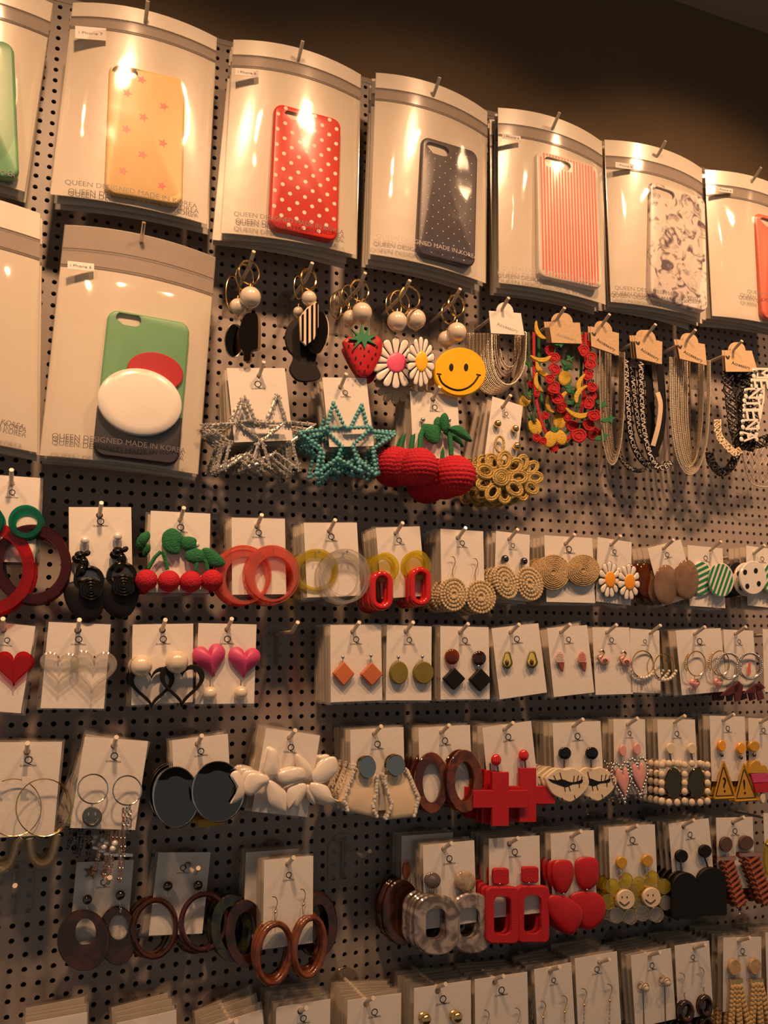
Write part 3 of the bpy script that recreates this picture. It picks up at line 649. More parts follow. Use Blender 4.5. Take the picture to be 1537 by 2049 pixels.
it.poly('back_daisy', petals(790, 768, 80, 82, 12), CREAM, .003, -.016); it.poly('back_daisy', petals(842, 750, 60, 76, 12), CREAM, .003, -.010)
it = keyring((921, 578), 'gold keyring with pearls and yellow smiling face charm', 'yellow smiling face keyring', [(913, 611, 42, 46, 2.2), (898, 627, 38, 44, 2.0)], [(914, 665, 19), (893, 679, 16)])
f = it.disc('smiling_face', 917.5, 746.6, 105, 98, YEL, .005, .004, .0016, n=56)
for x in (903, 932.6): it.disc('eye', x, 735, 8.5, 15, BLKM, .0006, .0090, .0001, par=f, n=20)
it.line('mouth', spline([(878, 751), (884, 765), (897, 775), (915, 780.5), (933, 777), (948, 766), (958, 751)], 5), .0011, BLKM, dd=.0090, par=f)
for a, b in (((874, 748), (883, 749)), ((953, 749), (962, 751))): it.line('mouth_corner', [a, b], .0008, BLKM, dd=.0090, par=f)
# ------------------------------------------------------------------ chokers and bracelets
def tagged(tip, q, label, sd, cat='necklace', mat=KRAFT, name='choker', txt='Accessory', bend=0, nt=1, leaf=True):
    it = Item(name, tip, label, cat, .062); it.o['group'] = 'chokers and bracelets on kraft tags'
    peg_hook(tip, 'cream peg hook holding the %s' % sd)
    (x0, y0), (x1, y1), (x2, y2), (x3, y3) = q; mx, my = (x0 + x1) / 2, (y0 + y1) / 2; w_ = x1 - x0; sl = (y1 - y0) / w_
    tab = [(mx + .27 * w_ * math.cos(math.radians(a)), my + sl * .27 * w_ * math.cos(math.radians(a)) - .30 * w_ * math.sin(math.radians(a))) for a in range(0, 181, 15)]
    for i in range(nt): tg = it.poly('kraft_tag' if mat is KRAFT else 'tag', [(x + -5 * i, y) for x, y in [(x3, y3), (x2, y2), (x1, y1)] + tab + [(x0, y0)]], mat, .0006, .004 - .006 * i, .00005, smooth=False)
    if txt:
        it.text('tag_lettering', txt, (x0 + x1 + x2 + x3) / 4 + w_ * .05, (y0 + y1 + y2 + y3) / 4 + 8, 6.5, w_ * .66, mat=INK if leaf else INKL, ang=-math.atan(sl) * 1.1 - .1, dd=.0049, par=tg)
        if leaf:
            for dx, an in ((.10, 60), (.17, 110)): it.poly('printed_leaf', ell(x0 + w_ * dx, y0 + sl * w_ * dx + 14, 9, 4, 10, an), INK, .0001, .0046, .00002, par=tg)
    return it
def strands(it, n, L, R, B, r, mat, mat2=None, top=640, name='bead_strand', dd=(.004, -.03), wob=2):
    for i in range(n):
        f = i / max(1, n - 1); xl, xr = L[0] + (L[1] - L[0]) * f, R[0] + (R[1] - R[0]) * f; yb = B[0] + (B[1] - B[0]) * f; cx = (xl + xr) / 2 + 6
        tl, tr = (top if isinstance(top, (int, float)) else top[0]), (top if isinstance(top, (int, float)) else top[1]); P = []
        for k in range(25):
            t = k / 24; a = PI * t; s_ = math.sin(a) ** .62; x = xl + (xr - xl) * (.5 - .5 * math.cos(a)); y = tl + (tr - tl) * t + (yb - (tl + tr) / 2) * s_
            P.append((x + random.uniform(-wob, wob) * .2, y, dd[0] + (dd[1] - dd[0]) * (.5 - .5 * math.cos(a * 1) if False else (1 - t) * .0 + f)))
        it.beads(name, P, r, mat if (i % 2 == 0 or not mat2) else mat2, gap=1.85)
it = tagged((1018, 596), [(978, 622), (1042, 627), (1049, 671), (982, 667)], 'bunch of silver bead chain bracelets on a cream tag', 'silver bead chain bracelets', 'bracelet', PAPER, 'bracelet_bunch', 'Accessory', leaf=False)
strands(it, 14, (983, 936), (1053, 1040), (770, 790), 1.75, BEADC, BEADD, (668, 664), dd=(.003, -.035))
strands(it, 5, (1000, 985), (1040, 1030), (735, 760), 1.6, BEADD, None, (668, 668), dd=(-.01, -.04))
it = tagged((1220, 629), [(1181, 653), (1238, 667), (1238, 712), (1183, 693)], 'dark bead chain choker with many strands on kraft tag', 'dark bead strand choker', nt=2)
strands(it, 9, (1200, 1222), (1250, 1240), (930, 905), 1.6, BEADC, BEADD, (700, 705), dd=(.003, -.04))
it = tagged((1392, 660), [(1353, 679), (1410, 689), (1414, 731), (1360, 718)], 'silver bead chain choker with dense strands on kraft tag', 'silver bead strand choker', nt=2)
strands(it, 9, (1340, 1374), (1421, 1416), (950, 925), 1.8, BEADC, None, (716, 722), dd=(.003, -.03))
strands(it, 8, (1346, 1380), (1408, 1398), (935, 915), 1.7, BEADC, BEADD, (722, 726), dd=(-.012, -.04))
it = tagged((1130, 616), [(1098, 644), (1160, 646), (1164, 688), (1104, 686)], 'embroidered fruit chokers in red, yellow and green on kraft tag', 'embroidered fruit chokers', nt=3, leaf=False)
def P2(z): return (1020 + z[0] / 2.973, 600 + z[1] / 2.973)
for i, (lx, rx, by, mt) in enumerate(((1068, 1172, 885, EMBR), (1058, 1180, 895, EMBD), (1078, 1164, 870, EMBG))):
    it.line('ribbon_band', [(lx + (rx - lx) * (.5 - .5 * math.cos(PI * k / 20)), 665 + (by - 665) * math.sin(PI * k / 20) ** .6) for k in range(21)], .0022, mt, dd=-.008 * i, seg=6, flat=.4)
def fruit(kind, z, s_=1, rot=0, dd=None):
    x, y = P2(z); dd = dd if dd is not None else random.uniform(-.012, .012); t = math.radians(rot)
    def R(pts): return [(x + (a * math.cos(t) - b * math.sin(t)) * s_, y + (a * math.sin(t) + b * math.cos(t)) * s_) for a, b in pts]
    if kind == 'banana': it.poly('embroidered_banana', R(spline([(-12, -14), (-6, -3), (4, 6), (14, 10), (17, 14), (6, 16), (-5, 11), (-12, 1), (-15, -12)], 3, True)), EMBY, .0016, dd, .0006)
    elif kind == 'cherry':
        O = spline([(x + (10 + random.uniform(-2, 2.5)) * s_ * math.cos(2 * PI * k / 7), y + (10 + random.uniform(-2, 2.5)) * s_ * math.sin(2 * PI * k / 7)) for k in range(7)], 3, True)
        b = it.poly('embroidered_cherry', O, EMBR, .0014, dd, .0005); m = MB(); m.tube([it.P(p, q, dd + .0016) for p, q in scale_pts(O, .86)], .0006, True, 5); m.tube([it.P(p, q, dd + .0016) for p, q in scale_pts(O, .45)], .0006, True, 5); m.obj('stitching', REDM, b)
        it.line('stalk', [(x, y - 7 * s_), (x + 3, y - 15 * s_)], .0006, EMBG, dd=dd + .0016, par=b)
    elif kind == 'pine':
        b = it.disc('embroidered_pineapple', x, y, 24 * s_, 32 * s_, EMBY, .0016, dd, .0007, dome=.001, tilt=rot, n=18); it.poly('leaf', R([(-4, -14), (-8, -24), (-2, -19), (0, -27), (3, -19), (8, -23), (4, -14)]), EMBG, .0012, dd + .001, .0002, par=b)
    elif kind == 'leaf': it.poly('embroidered_leaf', R(spline([(-11, 0), (-4, -4), (3, -2), (5, -10), (8, -2), (14, 1), (8, 3), (4, 9), (1, 4), (-5, 4)], 2, True)), EMBG, .0014, dd, .0004)
    elif kind == 'dleaf': it.poly('embroidered_vine', R(spline([(-4, -16), (2, -6), (0, 6), (6, 16), (0, 17), (-5, 6), (-3, -5)], 2, True)), EMBD, .0014, dd, .0004)
for z, s_, r in (((180, 180), 1, 20), ((180, 340), 1, -40), ((190, 400), 1.2, 10), ((175, 490), 1, 30), ((240, 620), .9, 30), ((330, 580), .9, 80), ((400, 665), 1.2, -30), ((430, 500), 1, 60), ((425, 560), 1, 80)): fruit('banana', z, s_, r)
for z, s_ in (((240, 300), 1), ((262, 345), 1.1), ((268, 415), 1.2), ((240, 470), 1), ((262, 525), 1.3), ((250, 555), 1), ((285, 590), 1.1), ((305, 640), 1.2), ((345, 690), 1.1), ((372, 750), 1.3), ((410, 805), 1.4), ((500, 800), 1.4), ((470, 745), 1.2), ((500, 690), 1.2), ((525, 670), 1), ((470, 620), 1.2), ((480, 575), 1), ((485, 520), 1), ((465, 450), 1.1), ((475, 385), 1.1), ((480, 340), 1), ((450, 265), 1), ((440, 300), 1.1), ((430, 225), .8), ((130, 500), .7), ((160, 560), .7), ((200, 840), .8), ((310, 860), .9), ((260, 880), .9), ((160, 820), .8), ((210, 690), .8)): fruit('cherry', z, s_)
for z, s_, r in (((295, 720), 1.1, 0), ((240, 830), 1.1, 20), ((150, 755), 1.1, -20), ((325, 465), 1, 10), ((90, 600), .9, 30), ((300, 820), 1, -30)): fruit('pine', z, s_, r)
for z, s_, r in (((290, 262), 1, 0), ((335, 385), 1.2, 40), ((350, 500), 1.3, 90), ((370, 545), 1.2, 10), ((360, 612), 1.2, 0), ((430, 745), 1.2, 50), ((540, 615), 1.2, 20), ((580, 712), 1.3, -15), ((540, 818), 1.3, -20), ((350, 340), 1, 60), ((110, 380), .9, 30)): fruit('leaf', z, s_, r)
for z, s_, r in (((90, 540), 1.2, -20), ((120, 600), 1.2, 10), ((150, 670), 1.1, 10), ((130, 730), 1.1, 30), ((70, 590), 1, -10), ((190, 770), 1, 60)): fruit('dleaf', z, s_, r)
it = tagged((1312, 649), [(1269, 671), (1325, 684), (1324, 729), (1274, 717)], 'black ribbon chokers printed NICE in white on kraft tag', 'black lettered ribbon chokers', nt=3)
def ribbon(it, L, w_, mat, dd, txt=None, n0=0, flip=False):
    P = spline(L, 8); m = MB(); v = []
    for i, (x, y) in enumerate(P):
        a, b = P[max(0, i - 1)], P[min(len(P) - 1, i + 1)]; dx, dy = b[0] - a[0], b[1] - a[1]; l = math.hypot(dx, dy) or 1; nx, ny = -dy / l, dx / l
        for s_ in (-1, 1): v.append(it.P(x + nx * w_ / 2 * s_, y + ny * w_ / 2 * s_, dd + .0012 * s_))
    for off in (0, .0006):
        m.add([(p.x, p.y + off, p.z) for p in v], [(2 * i, 2 * i + 1, 2 * i + 3, 2 * i + 2) for i in range(len(P) - 1)])
    rb = m.obj('ribbon', mat, it.o)
    if txt:
        m = MB(); acc = 0; k = 0; adv = 0; Hh = w_ * .74; wid = {'N': .82, 'I': .30, 'C': .84, 'E': .70}
        for i in range(1, len(P)):
            acc += math.hypot(P[i][0] - P[i - 1][0], P[i][1] - P[i - 1][1])
            while acc >= adv and k < 200:
                ch = txt[k % len(txt)]; f = 0; a, q = it.P(*P[i - 1], dd), it.P(*P[i], dd + .002); ang = math.atan2(q.z - a.z, q.x - a.x); over = acc - adv
                L = math.hypot(P[i][0] - P[i - 1][0], P[i][1] - P[i - 1][1]); f = 1 - over / L if L else 1; x, y = P[i - 1][0] + (P[i][0] - P[i - 1][0]) * f, P[i - 1][1] + (P[i][1] - P[i - 1][1]) * f; q = it.P(x, y, dd + .002)
                put_text(m, ch, (q.x, q.z), Hh * it.k(x, y), None, ang, q.y - .0003); k += 1; nx = txt[k % len(txt)]; adv += Hh * ((wid[ch] + wid[nx]) / 2 + .10)
        m.obj('white_lettering', WHT, rb, False)
ribbon(it, [(1253, 725), (1256, 790), (1265, 880), (1290, 925), (1320, 932)], 13, BLKM, -.006, 'NICE')
ribbon(it, [(1265, 735), (1268, 770), (1274, 820), (1284, 870), (1310, 905)], 12, BLKM, -.016, 'NICE')
ribbon(it, [(1283, 730), (1284, 780), (1288, 850), (1300, 905), (1318, 935), (1345, 925)], 13, BLKM, .006, 'NICE')
ribbon(it, [(1236, 895), (1248, 925), (1275, 942), (1300, 935)], 8, BLKM, -.03, 'NICE')
ribbon(it, [(1320, 730), (1326, 800), (1322, 870), (1303, 920)], 14, BLKM, -.004)
ribbon(it, [(1316, 785), (1322, 810), (1318, 850), (1307, 892)], 9, CRIB, -.001)
ribbon(it, [(1296, 730), (1302, 800), (1304, 870), (1312, 915)], 15, BLKM, -.010)
ribbon(it, [(1330, 800), (1334, 850), (1330, 900), (1318, 925)], 10, GREYR, -.010)
it = tagged((1485, 682), [(1449, 701), (1504, 702), (1516, 744), (1452, 744)], 'black lace choker with cream capital letters on kraft tag', 'lettered lace choker', nt=2)
word = 'MENTENA'; m = MB(); m2 = MB()
path = [(1524, 748), (1521, 768), (1508, 788), (1505, 808), (1505, 828), (1502, 850), (1499, 874)]
for ch, (x, y) in zip(word, path):
    q = it.P(x, y, .006); k = it.k(x, y); put_text(m, ch, (q.x, q.z), 36 * k, 20 * k / 1.0, -1.45, -.0085)
    for o_ in ((.0004, 0), (-.0004, 0), (0, .0004), (0, -.0004)): put_text(m, ch, (q.x + o_[0], q.z + o_[1]), 36 * k, 20 * k / 1.0, -1.45, -.0084)
    for dx in (-15, -5, 5, 15):
        for dy in (-6, 5):
            if dx in (-15, 15): m2.sphere(it.P(x + dx, y + dy, .0050), .0036, sy=.25, u=12, v=6)
m.obj('cream_letter_strip', WHT, it.o, False); m2.obj('scalloped_edge', WHT, it.o)
for L in ([(1516, 745), (1514, 800), (1500, 880)], [(1530, 745), (1528, 800), (1512, 880)]): it.line('letter_backing', L, .0016, WHT, dd=.005, flat=.5)
def lace(it, L, w_, mat, dd, n=5, name='lace_strand', r=.0007):
    P = spline(L, 8)
    for k in range(n):
        Q = []
        for i, (x, y) in enumerate(P):
            a, b = P[max(0, i - 1)], P[min(len(P) - 1, i + 1)]; dx, dy = b[0] - a[0], b[1] - a[1]; l = math.hypot(dx, dy) or 1; s_ = math.sin(i * .9 + k * 2.4) * w_ / 2
            Q.append((x - dy / l * s_, y + dx / l * s_, dd + .001 * math.cos(i * .9 + k)))
        it.line(name, Q, r, mat, dd=dd)
lace(it, [(1455, 742), (1462, 800), (1470, 860), (1488, 890), (1537, 880), (1560, 870)], 22, BLKM, .000, 6, r=.0010)
lace(it, [(1462, 742), (1478, 790), (1484, 850), (1470, 920), (1445, 945), (1424, 925), (1420, 905)], 16, BLKM, -.008, 6, r=.0010)
lace(it, [(1472, 742), (1490, 800), (1492, 860), (1480, 890)], 30, BLKM, -.012, 6, r=.0011)
lace(it, [(1436, 840), (1438, 870), (1452, 890), (1470, 906), (1482, 900)], 14, CREAM, .002, 5, r=.0009)
lace(it, [(1500, 740), (1508, 800), (1500, 870), (1492, 900)], 34, BLKM, -.004, 6, r=.0010)
# net pouch at the right edge
it = Item('net_choker', (1535, 700), 'white fishnet choker hanging at the right edge below the lettered choker', 'necklace', .030)
m = MB()
for k in range(-6, 9):
    for sgn in (1, -1):
        P = []
        for i in range(13):
            t = i / 12; y = 885 + 88 * t; x = 1512 + k * 10 + sgn * 44 * (t - .5); bot = 970 - .030 * (x - 1522) ** 2 * (1 if x < 1522 else .1); 
            if y < bot and x > 1478 + (y - 885) * .12: P.append(it.P(x, y, .004 * math.sin(t * 9 + k)))
        if len(P) > 1: m.tube(P, .0004, seg=4)
m.obj('net', NET, it.o); it.line('net_hem', spline([(1482, 880), (1490, 930), (1504, 966), (1530, 974), (1560, 970)], 6), .0008, NET, dd=.004)
# ------------------------------------------------------------------ earring cards
def ec(tip, q, label, sd, mat=PAPER, d=.064, **kw):
    it = Item('earring_card', tip, label, 'earring card', d); it.card(q, mat, **kw); peg_hook(tip, 'cream peg hook carrying the %s' % sd); it.o['group'] = 'earring cards on the pegboard'; return it
def tubestar(it, name, c, R, r, rot, rad, mat, dd, bead=False, par=None, sx=1):
    P = star(c[0], c[1], R, r, 5, rot, sx); pts = []
    for i in range(10):
        a, b = P[i], P[(i + 1) % 10]
        for k in range(6): pts.append((a[0] + (b[0] - a[0]) * k / 6, a[1] + (b[1] - a[1]) * k / 6))
    if bead == 'stone':
        o = it.beads(name, P, rad, mat, dd, closed=True, gap=1.9, u=8, v=5); return o
    m = MB(); m.tube([it.P(x, y, dd) for x, y in pts], rad * it.k(*c) * .8, True, 6)
    R_ = rad * it.k(*c)
    for x, y in pts:
        for j in range(3): p = it.P(x + random.uniform(-3.5, 3.5), y + random.uniform(-3.5, 3.5), dd); m.sphere((p.x + random.uniform(-.5, .5) * R_, p.y - R_ * .6, p.z), R_ * .55, u=5, v=3)
    return m.obj(name, mat, it.o, False)
# row under the keyrings
it = ec((528, 724), [(461, 741), (571.5, 733), (583, 878), (462, 889)], 'white card with two large silver glitter star earrings', 'silver star earrings', lx=.5, ly=.22)
tubestar(it, 'star_earring', (492, 874), 80, 34, -92, 4.2, GLIT, .010); tubestar(it, 'star_earring', (552, 872), 82, 34, -88, 4.2, GLIT, .003)
it.behind(4, 'silver star earrings', gap=.010, spread=3, lean=1.2)
it = ec((693, 748), [(642, 753), (728, 759), (753, 895), (661, 892)], 'white card with turquoise stone star earrings, tilted', 'turquoise star earrings', lx=.48, ly=.22)
def stonestar(c, R, rot, dd):
    s_ = tubestar(it, 'star_earring', c, R, R * .42, rot, 4.3, TURQ, dd, 'stone'); tubestar(it, 'gold_setting', c, R, R * .42, rot, 1.8, GOLD, dd - .0018)
stonestar((673, 884), 78, -94, .008); stonestar((716, 886), 76, -84, .002)
it.behind(4, 'turquoise star earrings', gap=.010, spread=5, lean=-1.4)
def crochet(t, p): return 1 + .045 * abs(math.sin(t * 14)) + .02 * math.sin(p * 40 + t * 14)
def cball(it, x, y, r, dd=.006, par=None, name='crochet_cherry', big=True):
    return it.ball(name, x, y, r, REDY, dd, par, u=64 if big else 32, v=60 if big else 30, mod=crochet if big else (lambda t, p: 1 + .05 * math.sin(t * 16) * math.sin(p * 14)), sz=.96)
def yleaf(it, pts, dd, par=None): return it.poly('crochet_leaf', spline(pts, 4, True), GRNY, .004, dd, .0014, dome=.0015, par=par)
it = ec((880, 774), [(822, 785), (918, 789), (918, 917), (825, 918)], 'white card with large red crochet cherry earrings', 'large crochet cherry earrings', lx=.5, ly=.22)
c1 = cball(it, 838, 934, 37, .018); c2 = cball(it, 910, 952, 40, .016)
it.line('stem', [(840, 900, .016), (842, 870, .012), (850, 852, .008)], .0028, GRNY, par=c1); it.line('stem', [(903, 912, .014), (901, 880, .010), (896, 850, .008)], .0028, GRNY, par=c2)
yleaf(it, [(843, 852), (862, 850), (880, 858), (878, 882), (868, 889), (852, 878)], .007, c1); yleaf(it, [(880, 838), (888, 827), (896, 838), (894, 860), (884, 862)], .012, c2); yleaf(it, [(896, 858), (915, 852), (932, 864), (943, 884), (928, 880), (908, 868)], .010, c2)
for x, y in ((846, 840), (898, 841)): it.ball('stud', x, y, 5, SILV, .004)
it.behind(3, 'large crochet cherry earrings', gap=.013, spread=4, lean=4)
it = ec((1022, 791), [(984, 793), (1044, 812), (1034, 930), (971, 908)], 'narrow white card with gold cord flower earrings', 'gold cord flower earrings', lx=.5, ly=.22)
def cordflower(it, x, y, R, dd, n=9, mt=GOLDY):
    base = None
    for i in range(n):
        a = 2 * PI * i / n; cx, cy = x + R * .66 * math.cos(a), y + R * .66 * math.sin(a)
        for rr in (R * .32, R * .24):
            o = it.ring('cord_loop', cx, cy, rr * 2.5, rr * 1.9, 3.0, mt, dd + .002 * (i % 2), par=base, n=18, seg=6, tilt=math.degrees(a))
            if base is None: base = o
    for rr in (R * .36, R * .27, R * .18, R * .09): it.ring('cord_rose', x, y, rr * 2, rr * 2, 2.6, mt, dd + .004 + (R * .36 - rr) * .0001, par=base, n=20, seg=6)
cordflower(it, 1003, 955, 52, .010); cordflower(it, 1040, 956, 46, .002)
it.ring('hanging_loop', 1000, 889, 22, 36, 2.4, GOLDY, .006); 
for x, y in ((996, 848), (1031, 858)): it.ball('stud', x, y, 7.5, GOLD, .005)
it.ball('gold_bead', 1034, 893, 8, GOLD, .006)
it.behind(3, 'gold cord flower earrings', gap=.013, spread=4, lean=3)
# ------------------------------------------------------------------ first full earring row
it = ec((23, 940), [(-28, 951), (83, 955), (67, 1127), (-42, 1122)], 'white card cut by left edge with green and red resin rings', 'green and red ring earrings')
def flatring(it, name, x, y, wo, ho, wi, hi, mat, dd, t=.003, ox=0, oy=0, par=None, n=48, bev=.0008): return it.poly(name, ell(x, y, wo, ho, n), mat, t, dd, bev, hole=ell(x + ox, y + oy, wi, hi, n), par=par)
flatring(it, 'red_ring', -20, 1138, 180, 186, 130, 136, CRED, .009); flatring(it, 'dark_red_ring', 64, 1130, 158, 160, 116, 118, CREDD, .003)
flatring(it, 'green_ring', -27, 1043, 70, 70, 46, 46, CGRN, .013); flatring(it, 'green_ring', 51.5, 1045, 70, 68, 46, 44, CGRN, .014)
it.behind(2, 'green and red ring earrings', gap=.014, spread=3)
it = ec((203, 1006), [(141, 1017), (262.5, 1013), (265, 1163), (135, 1168)], 'white card with pearl studs and black rose drop earrings', 'black rose drop earrings')
for (x, y, dx) in ((170, 1082, -10), (235.5, 1074, 0)):
    p = it.ball('pearl_stud', x, y, 9, PEARLW, .005, u=20, v=12)
    for i, (a, b, r) in enumerate([(dx, 30, 11), (dx - 8, 38, 9), (dx + 7, 44, 12), (dx + 2, 60, 13), (dx + 14, 26, 7)]): it.disc('black_bow', x + a, y + b, r * 2.1, r * 1.6, BLK, .005, .003 + .001 * i, .0015, dome=.002, tilt=i * 37, par=p, n=16)
    it.ring('black_ring', x + 8, y + 78, 62, 58, 5, BLK, .004, par=p, n=24)
    for rr in (24, 18, 12, 6): it.ring('black_rose', x + 12, y + 98, rr * 2, rr * 2, 4, BLK, .010 + (24 - rr) * .0001, par=p, n=20)
    it.poly('black_fan', spline([(x - 40, y + 90), (x - 10, y + 80), (x + 30, y + 85), (x + 42, y + 110), (x + 30, y + 150), (x + 5, y + 165), (x - 22, y + 150), (x - 40, y + 120)], 4, True), BLKM, .006, -.002, .002, dome=.003, par=p)
it = ec((368, 1016), [(303, 1022), (420.5, 1028), (418, 1186), (295, 1186)], 'white card with four small crochet cherries and green leaves', 'small crochet cherry earrings')
for x, y in ((293, 1161), (338, 1163), (381.6, 1164), (424, 1161)): cball(it, x, y, 22, .010, big=False)
for L in ([(297, 1138), (310, 1115), (322, 1104)], [(335, 1140), (330, 1115), (325, 1104)], [(392, 1142), (394, 1125), (398, 1108)], [(415, 1140), (412, 1125), (402, 1108)]): it.line('stem', L, .0021, GRNY, dd=.008)
for L in ([(325, 1070), (340, 1058), (355, 1062), (368, 1078), (360, 1092), (358, 1108), (340, 1108), (326, 1095)], [(360, 1080), (375, 1074), (392, 1080), (390, 1098), (375, 1102), (364, 1096)], [(370, 1108), (385, 1097), (408, 1105), (407, 1122), (390, 1128), (374, 1122)], [(404, 1100), (420, 1098), (440, 1112), (450, 1128), (436, 1135), (416, 1128)], [(280, 1070), (296, 1064), (300, 1076), (288, 1092), (278, 1084)], [(292, 1092), (300, 1090), (300, 1104), (293, 1106)]): yleaf(it, L, .006)
it.ball('pearl_stud', 393, 1090, 6.5, PEARLW, .006)
it.behind(2, 'small crochet cherry earrings', gap=.016, spread=2)
it = ec((524, 1030), [(464, 1036), (569.7, 1038.3), (572.6, 1188.6), (463.4, 1190.7)], 'white card with pair of large clear pink hoop earrings', 'clear pink hoop earrings')
flatring(it, 'pink_hoop', 487, 1150, 112, 118, 80, 88, CPINK, .003, .002, 4, 8); flatring(it, 'pink_hoop', 544, 1148, 106, 114, 76, 86, CPINK, .008, .002, 4, 8)
for x in (487, 547): it.disc('ear_post', x, 1100, 4, 5, SILV, .002, .003, .0002, n=10)
for cx in (487, 544): it.ring('hoop_rim', cx, 1150, 113, 119, 1.1, CPINK, .008)
it.behind(4, 'clear pink hoop earrings', gap=.007, spread=2)
it = ec((671, 1040), [(605.6, 1045.5), (714.8, 1046.4), (720.8, 1191.6), (616, 1196)], 'white card with pair of large colourless clear hoop earrings', 'colourless clear hoop earrings', lx=.5)
flatring(it, 'clear_hoop', 633, 1140, 88, 84, 64, 62, CYEL, .002, .002, -2, 5); flatring(it, 'clear_hoop', 689, 1153, 104, 110, 72, 80, CLP, .007, .003, 4, 8)
for cx, cy, a, b in ((689, 1153, 104, 110), (689, 1153, 72, 80), (633, 1140, 88, 84)): it.ring('hoop_rim', cx, cy, a, b, 1.0, CLP, .010)
for x in (638, 694): it.disc('ear_post', x, 1104, 4, 5, SILV, .002, .010, .0002, n=10)
it.behind(5, 'colourless clear hoop earrings', gap=.008, spread=2.5)
it = ec((806, 1046), [(750.7, 1056.9), (842.6, 1052.4), (848.6, 1191.6), (764, 1199)], 'white card with yellow clear rings and red chain links', 'yellow and red link earrings')
for x, y in ((770, 1136), (833, 1131.5)): flatring(it, 'yellow_ring', x, y, 54, 60, 34, 40, CYEL, .006, .004, bev=.0014)
def stadium(x, y, w_, h_, n=10):
    r = w_ / 2; o = []
    for k in range(n + 1): a = -PI + PI * k / n; o.append((x + r * math.cos(a), y - h_ / 2 + r + r * math.sin(a)))
    for k in range(n + 1): a = PI * k / n; o.append((x + r * math.cos(a), y + h_ / 2 - r + r * math.sin(a)))
    return o
def linkring(it, name, x, y, w_, h_, r, mat, dd, par=None, tilt=0):
    m = MB(); P = []
    for a, b in stadium(x, y, w_ - 2 * r, h_ - 2 * r): P.append(it.P(a + (b - y) * math.tan(math.radians(tilt)), b, dd))
    m.tube(P, r * it.k(x, y, dd), True, 10); return m.obj(name, mat, par or it.o)
linkring(it, 'red_link', 763, 1182, 48, 80, 6.8, REDG, .012); linkring(it, 'red_link', 840.5, 1174, 46, 80, 6.8, REDG, .012)
it.behind(5, 'yellow and red link earrings', gap=.008, spread=1.5)
def straw_disc(it, name, x, y, w_, h_, mat, dd, tilt=0, rows=4, rr=3.4, dome=.002, par=None):
    b = it.disc(name, x, y, w_ * .95, h_ * .95, mat, .003, dd, .001, dome=dome, tilt=tilt, par=par, n=24)
    m = MB()
    for i in range(rows):
        f = 1 - i / rows; n = max(10, int(30 * f)); t0 = math.radians(tilt); P = []
        for k in range(n):
            a = 2 * PI * k / n; p, q = w_ / 2 * f * math.cos(a), h_ / 2 * f * math.sin(a); c = it.P(x + p * math.cos(t0) - q * math.sin(t0), y + p * math.sin(t0) + q * math.cos(t0), dd + .0035 + dome * (1 - f * f)); R = rr * it.k(x, y)
            m.sphere((c.x, c.y, c.z), R, u=6, v=4)
    m.obj('stitches', mat, b); return b
def ear_wire(it, x, y, h, mat, dd=.004, par=None, s_=1):
    return it.line('ear_wire', spline([(x - 4 * s_, y - 1), (x + 3 * s_, y + 1), (x + 6 * s_, y + h * .25), (x + 1, y + h * .6), (x + 1, y + h)], 5), .0005, mat, dd=dd, par=par)
it = ec((932, 1056), [(881, 1057), (964, 1064.5), (972, 1200), (883, 1196)], 'white card with straw crochet disc earrings on gold wires', 'straw crochet disc earrings on wires')
a = straw_disc(it, 'crochet_disc', 908, 1189, 50, 62, STRAWL, .006); b = straw_disc(it, 'crochet_disc', 962, 1194, 56, 62, STRAWL, .003, -15)
ear_wire(it, 905, 1114, 45, GOLD, .005, a); ear_wire(it, 950, 1118, 45, GOLD, .005, b)
it.behind(5, 'straw crochet disc earrings on wires', gap=.009, spread=2)
it = ec((1036, 1059), [(992.7, 1062), (1059.5, 1071), (1058, 1203), (988, 1198)], 'white card with straw crochet ovals under metal ball studs', 'straw oval earrings with ball studs')
a = straw_disc(it, 'crochet_oval', 1012, 1164, 42, 66, STRAWL, .006, -20); b = straw_disc(it, 'crochet_oval', 1060, 1168, 48, 64, STRAWL, .004, -20)
it.ball('ball_stud', 1010.5, 1118.5, 8, GUNM, .006, par=a, u=20, v=12); it.ball('ball_stud', 1048.5, 1123, 7.5, GUNM, .006, par=b, u=20, v=12)
it.behind(4, 'straw oval earrings with ball studs', gap=.009, spread=2)
it = ec((1150, 1069), [(1090, 1074), (1186, 1074.3), (1189, 1206), (1091.8, 1205)], 'white card with pair of round spiral straw earrings', 'round spiral straw earrings')
def spiral_disc(x, y, w_, h_, dd):
    b = it.disc('straw_disc', x, y, w_, h_, STRAW, .003, dd, .001, dome=.004, n=32)
    for i in range(8):
        f = 1 - i / 8.5; P = [it.P(x + w_ / 2 * f * math.cos(2 * PI * k / 28), y + h_ / 2 * f * math.sin(2 * PI * k / 28), dd + .003 + .0042 * (1 - f * f)) for k in range(28)]
        m = MB(); m.tube(P, .0011, True, 5); m.obj('straw_coil', STRAW, b)
spiral_disc(1107, 1145, 64, 68, .003); spiral_disc(1166.5, 1141, 64, 60, .004)
it.behind(5, 'round spiral straw earrings', gap=.008, spread=1)
it = ec((1242, 1072), [(1197, 1075), (1263, 1085), (1262.5, 1211), (1190.7, 1204)], 'white card with white daisy earrings and orange centres', 'white daisy earrings')
daisy(it, 1219, 1160, 44, 74, 11, ORG, 21, 33, .004, rot=-90, t=.003); daisy(it, 1258, 1165, 44, 74, 11, ORG, 21, 33, .007, rot=-90, t=.003)
it.behind(4, 'white daisy earrings', gap=.009, spread=1.5)
it = ec((1348, 1080), [(1297, 1100), (1363, 1076), (1390, 1192), (1324, 1214)], 'white card swung askew with grey marbled oval earrings', 'grey marbled oval earrings')
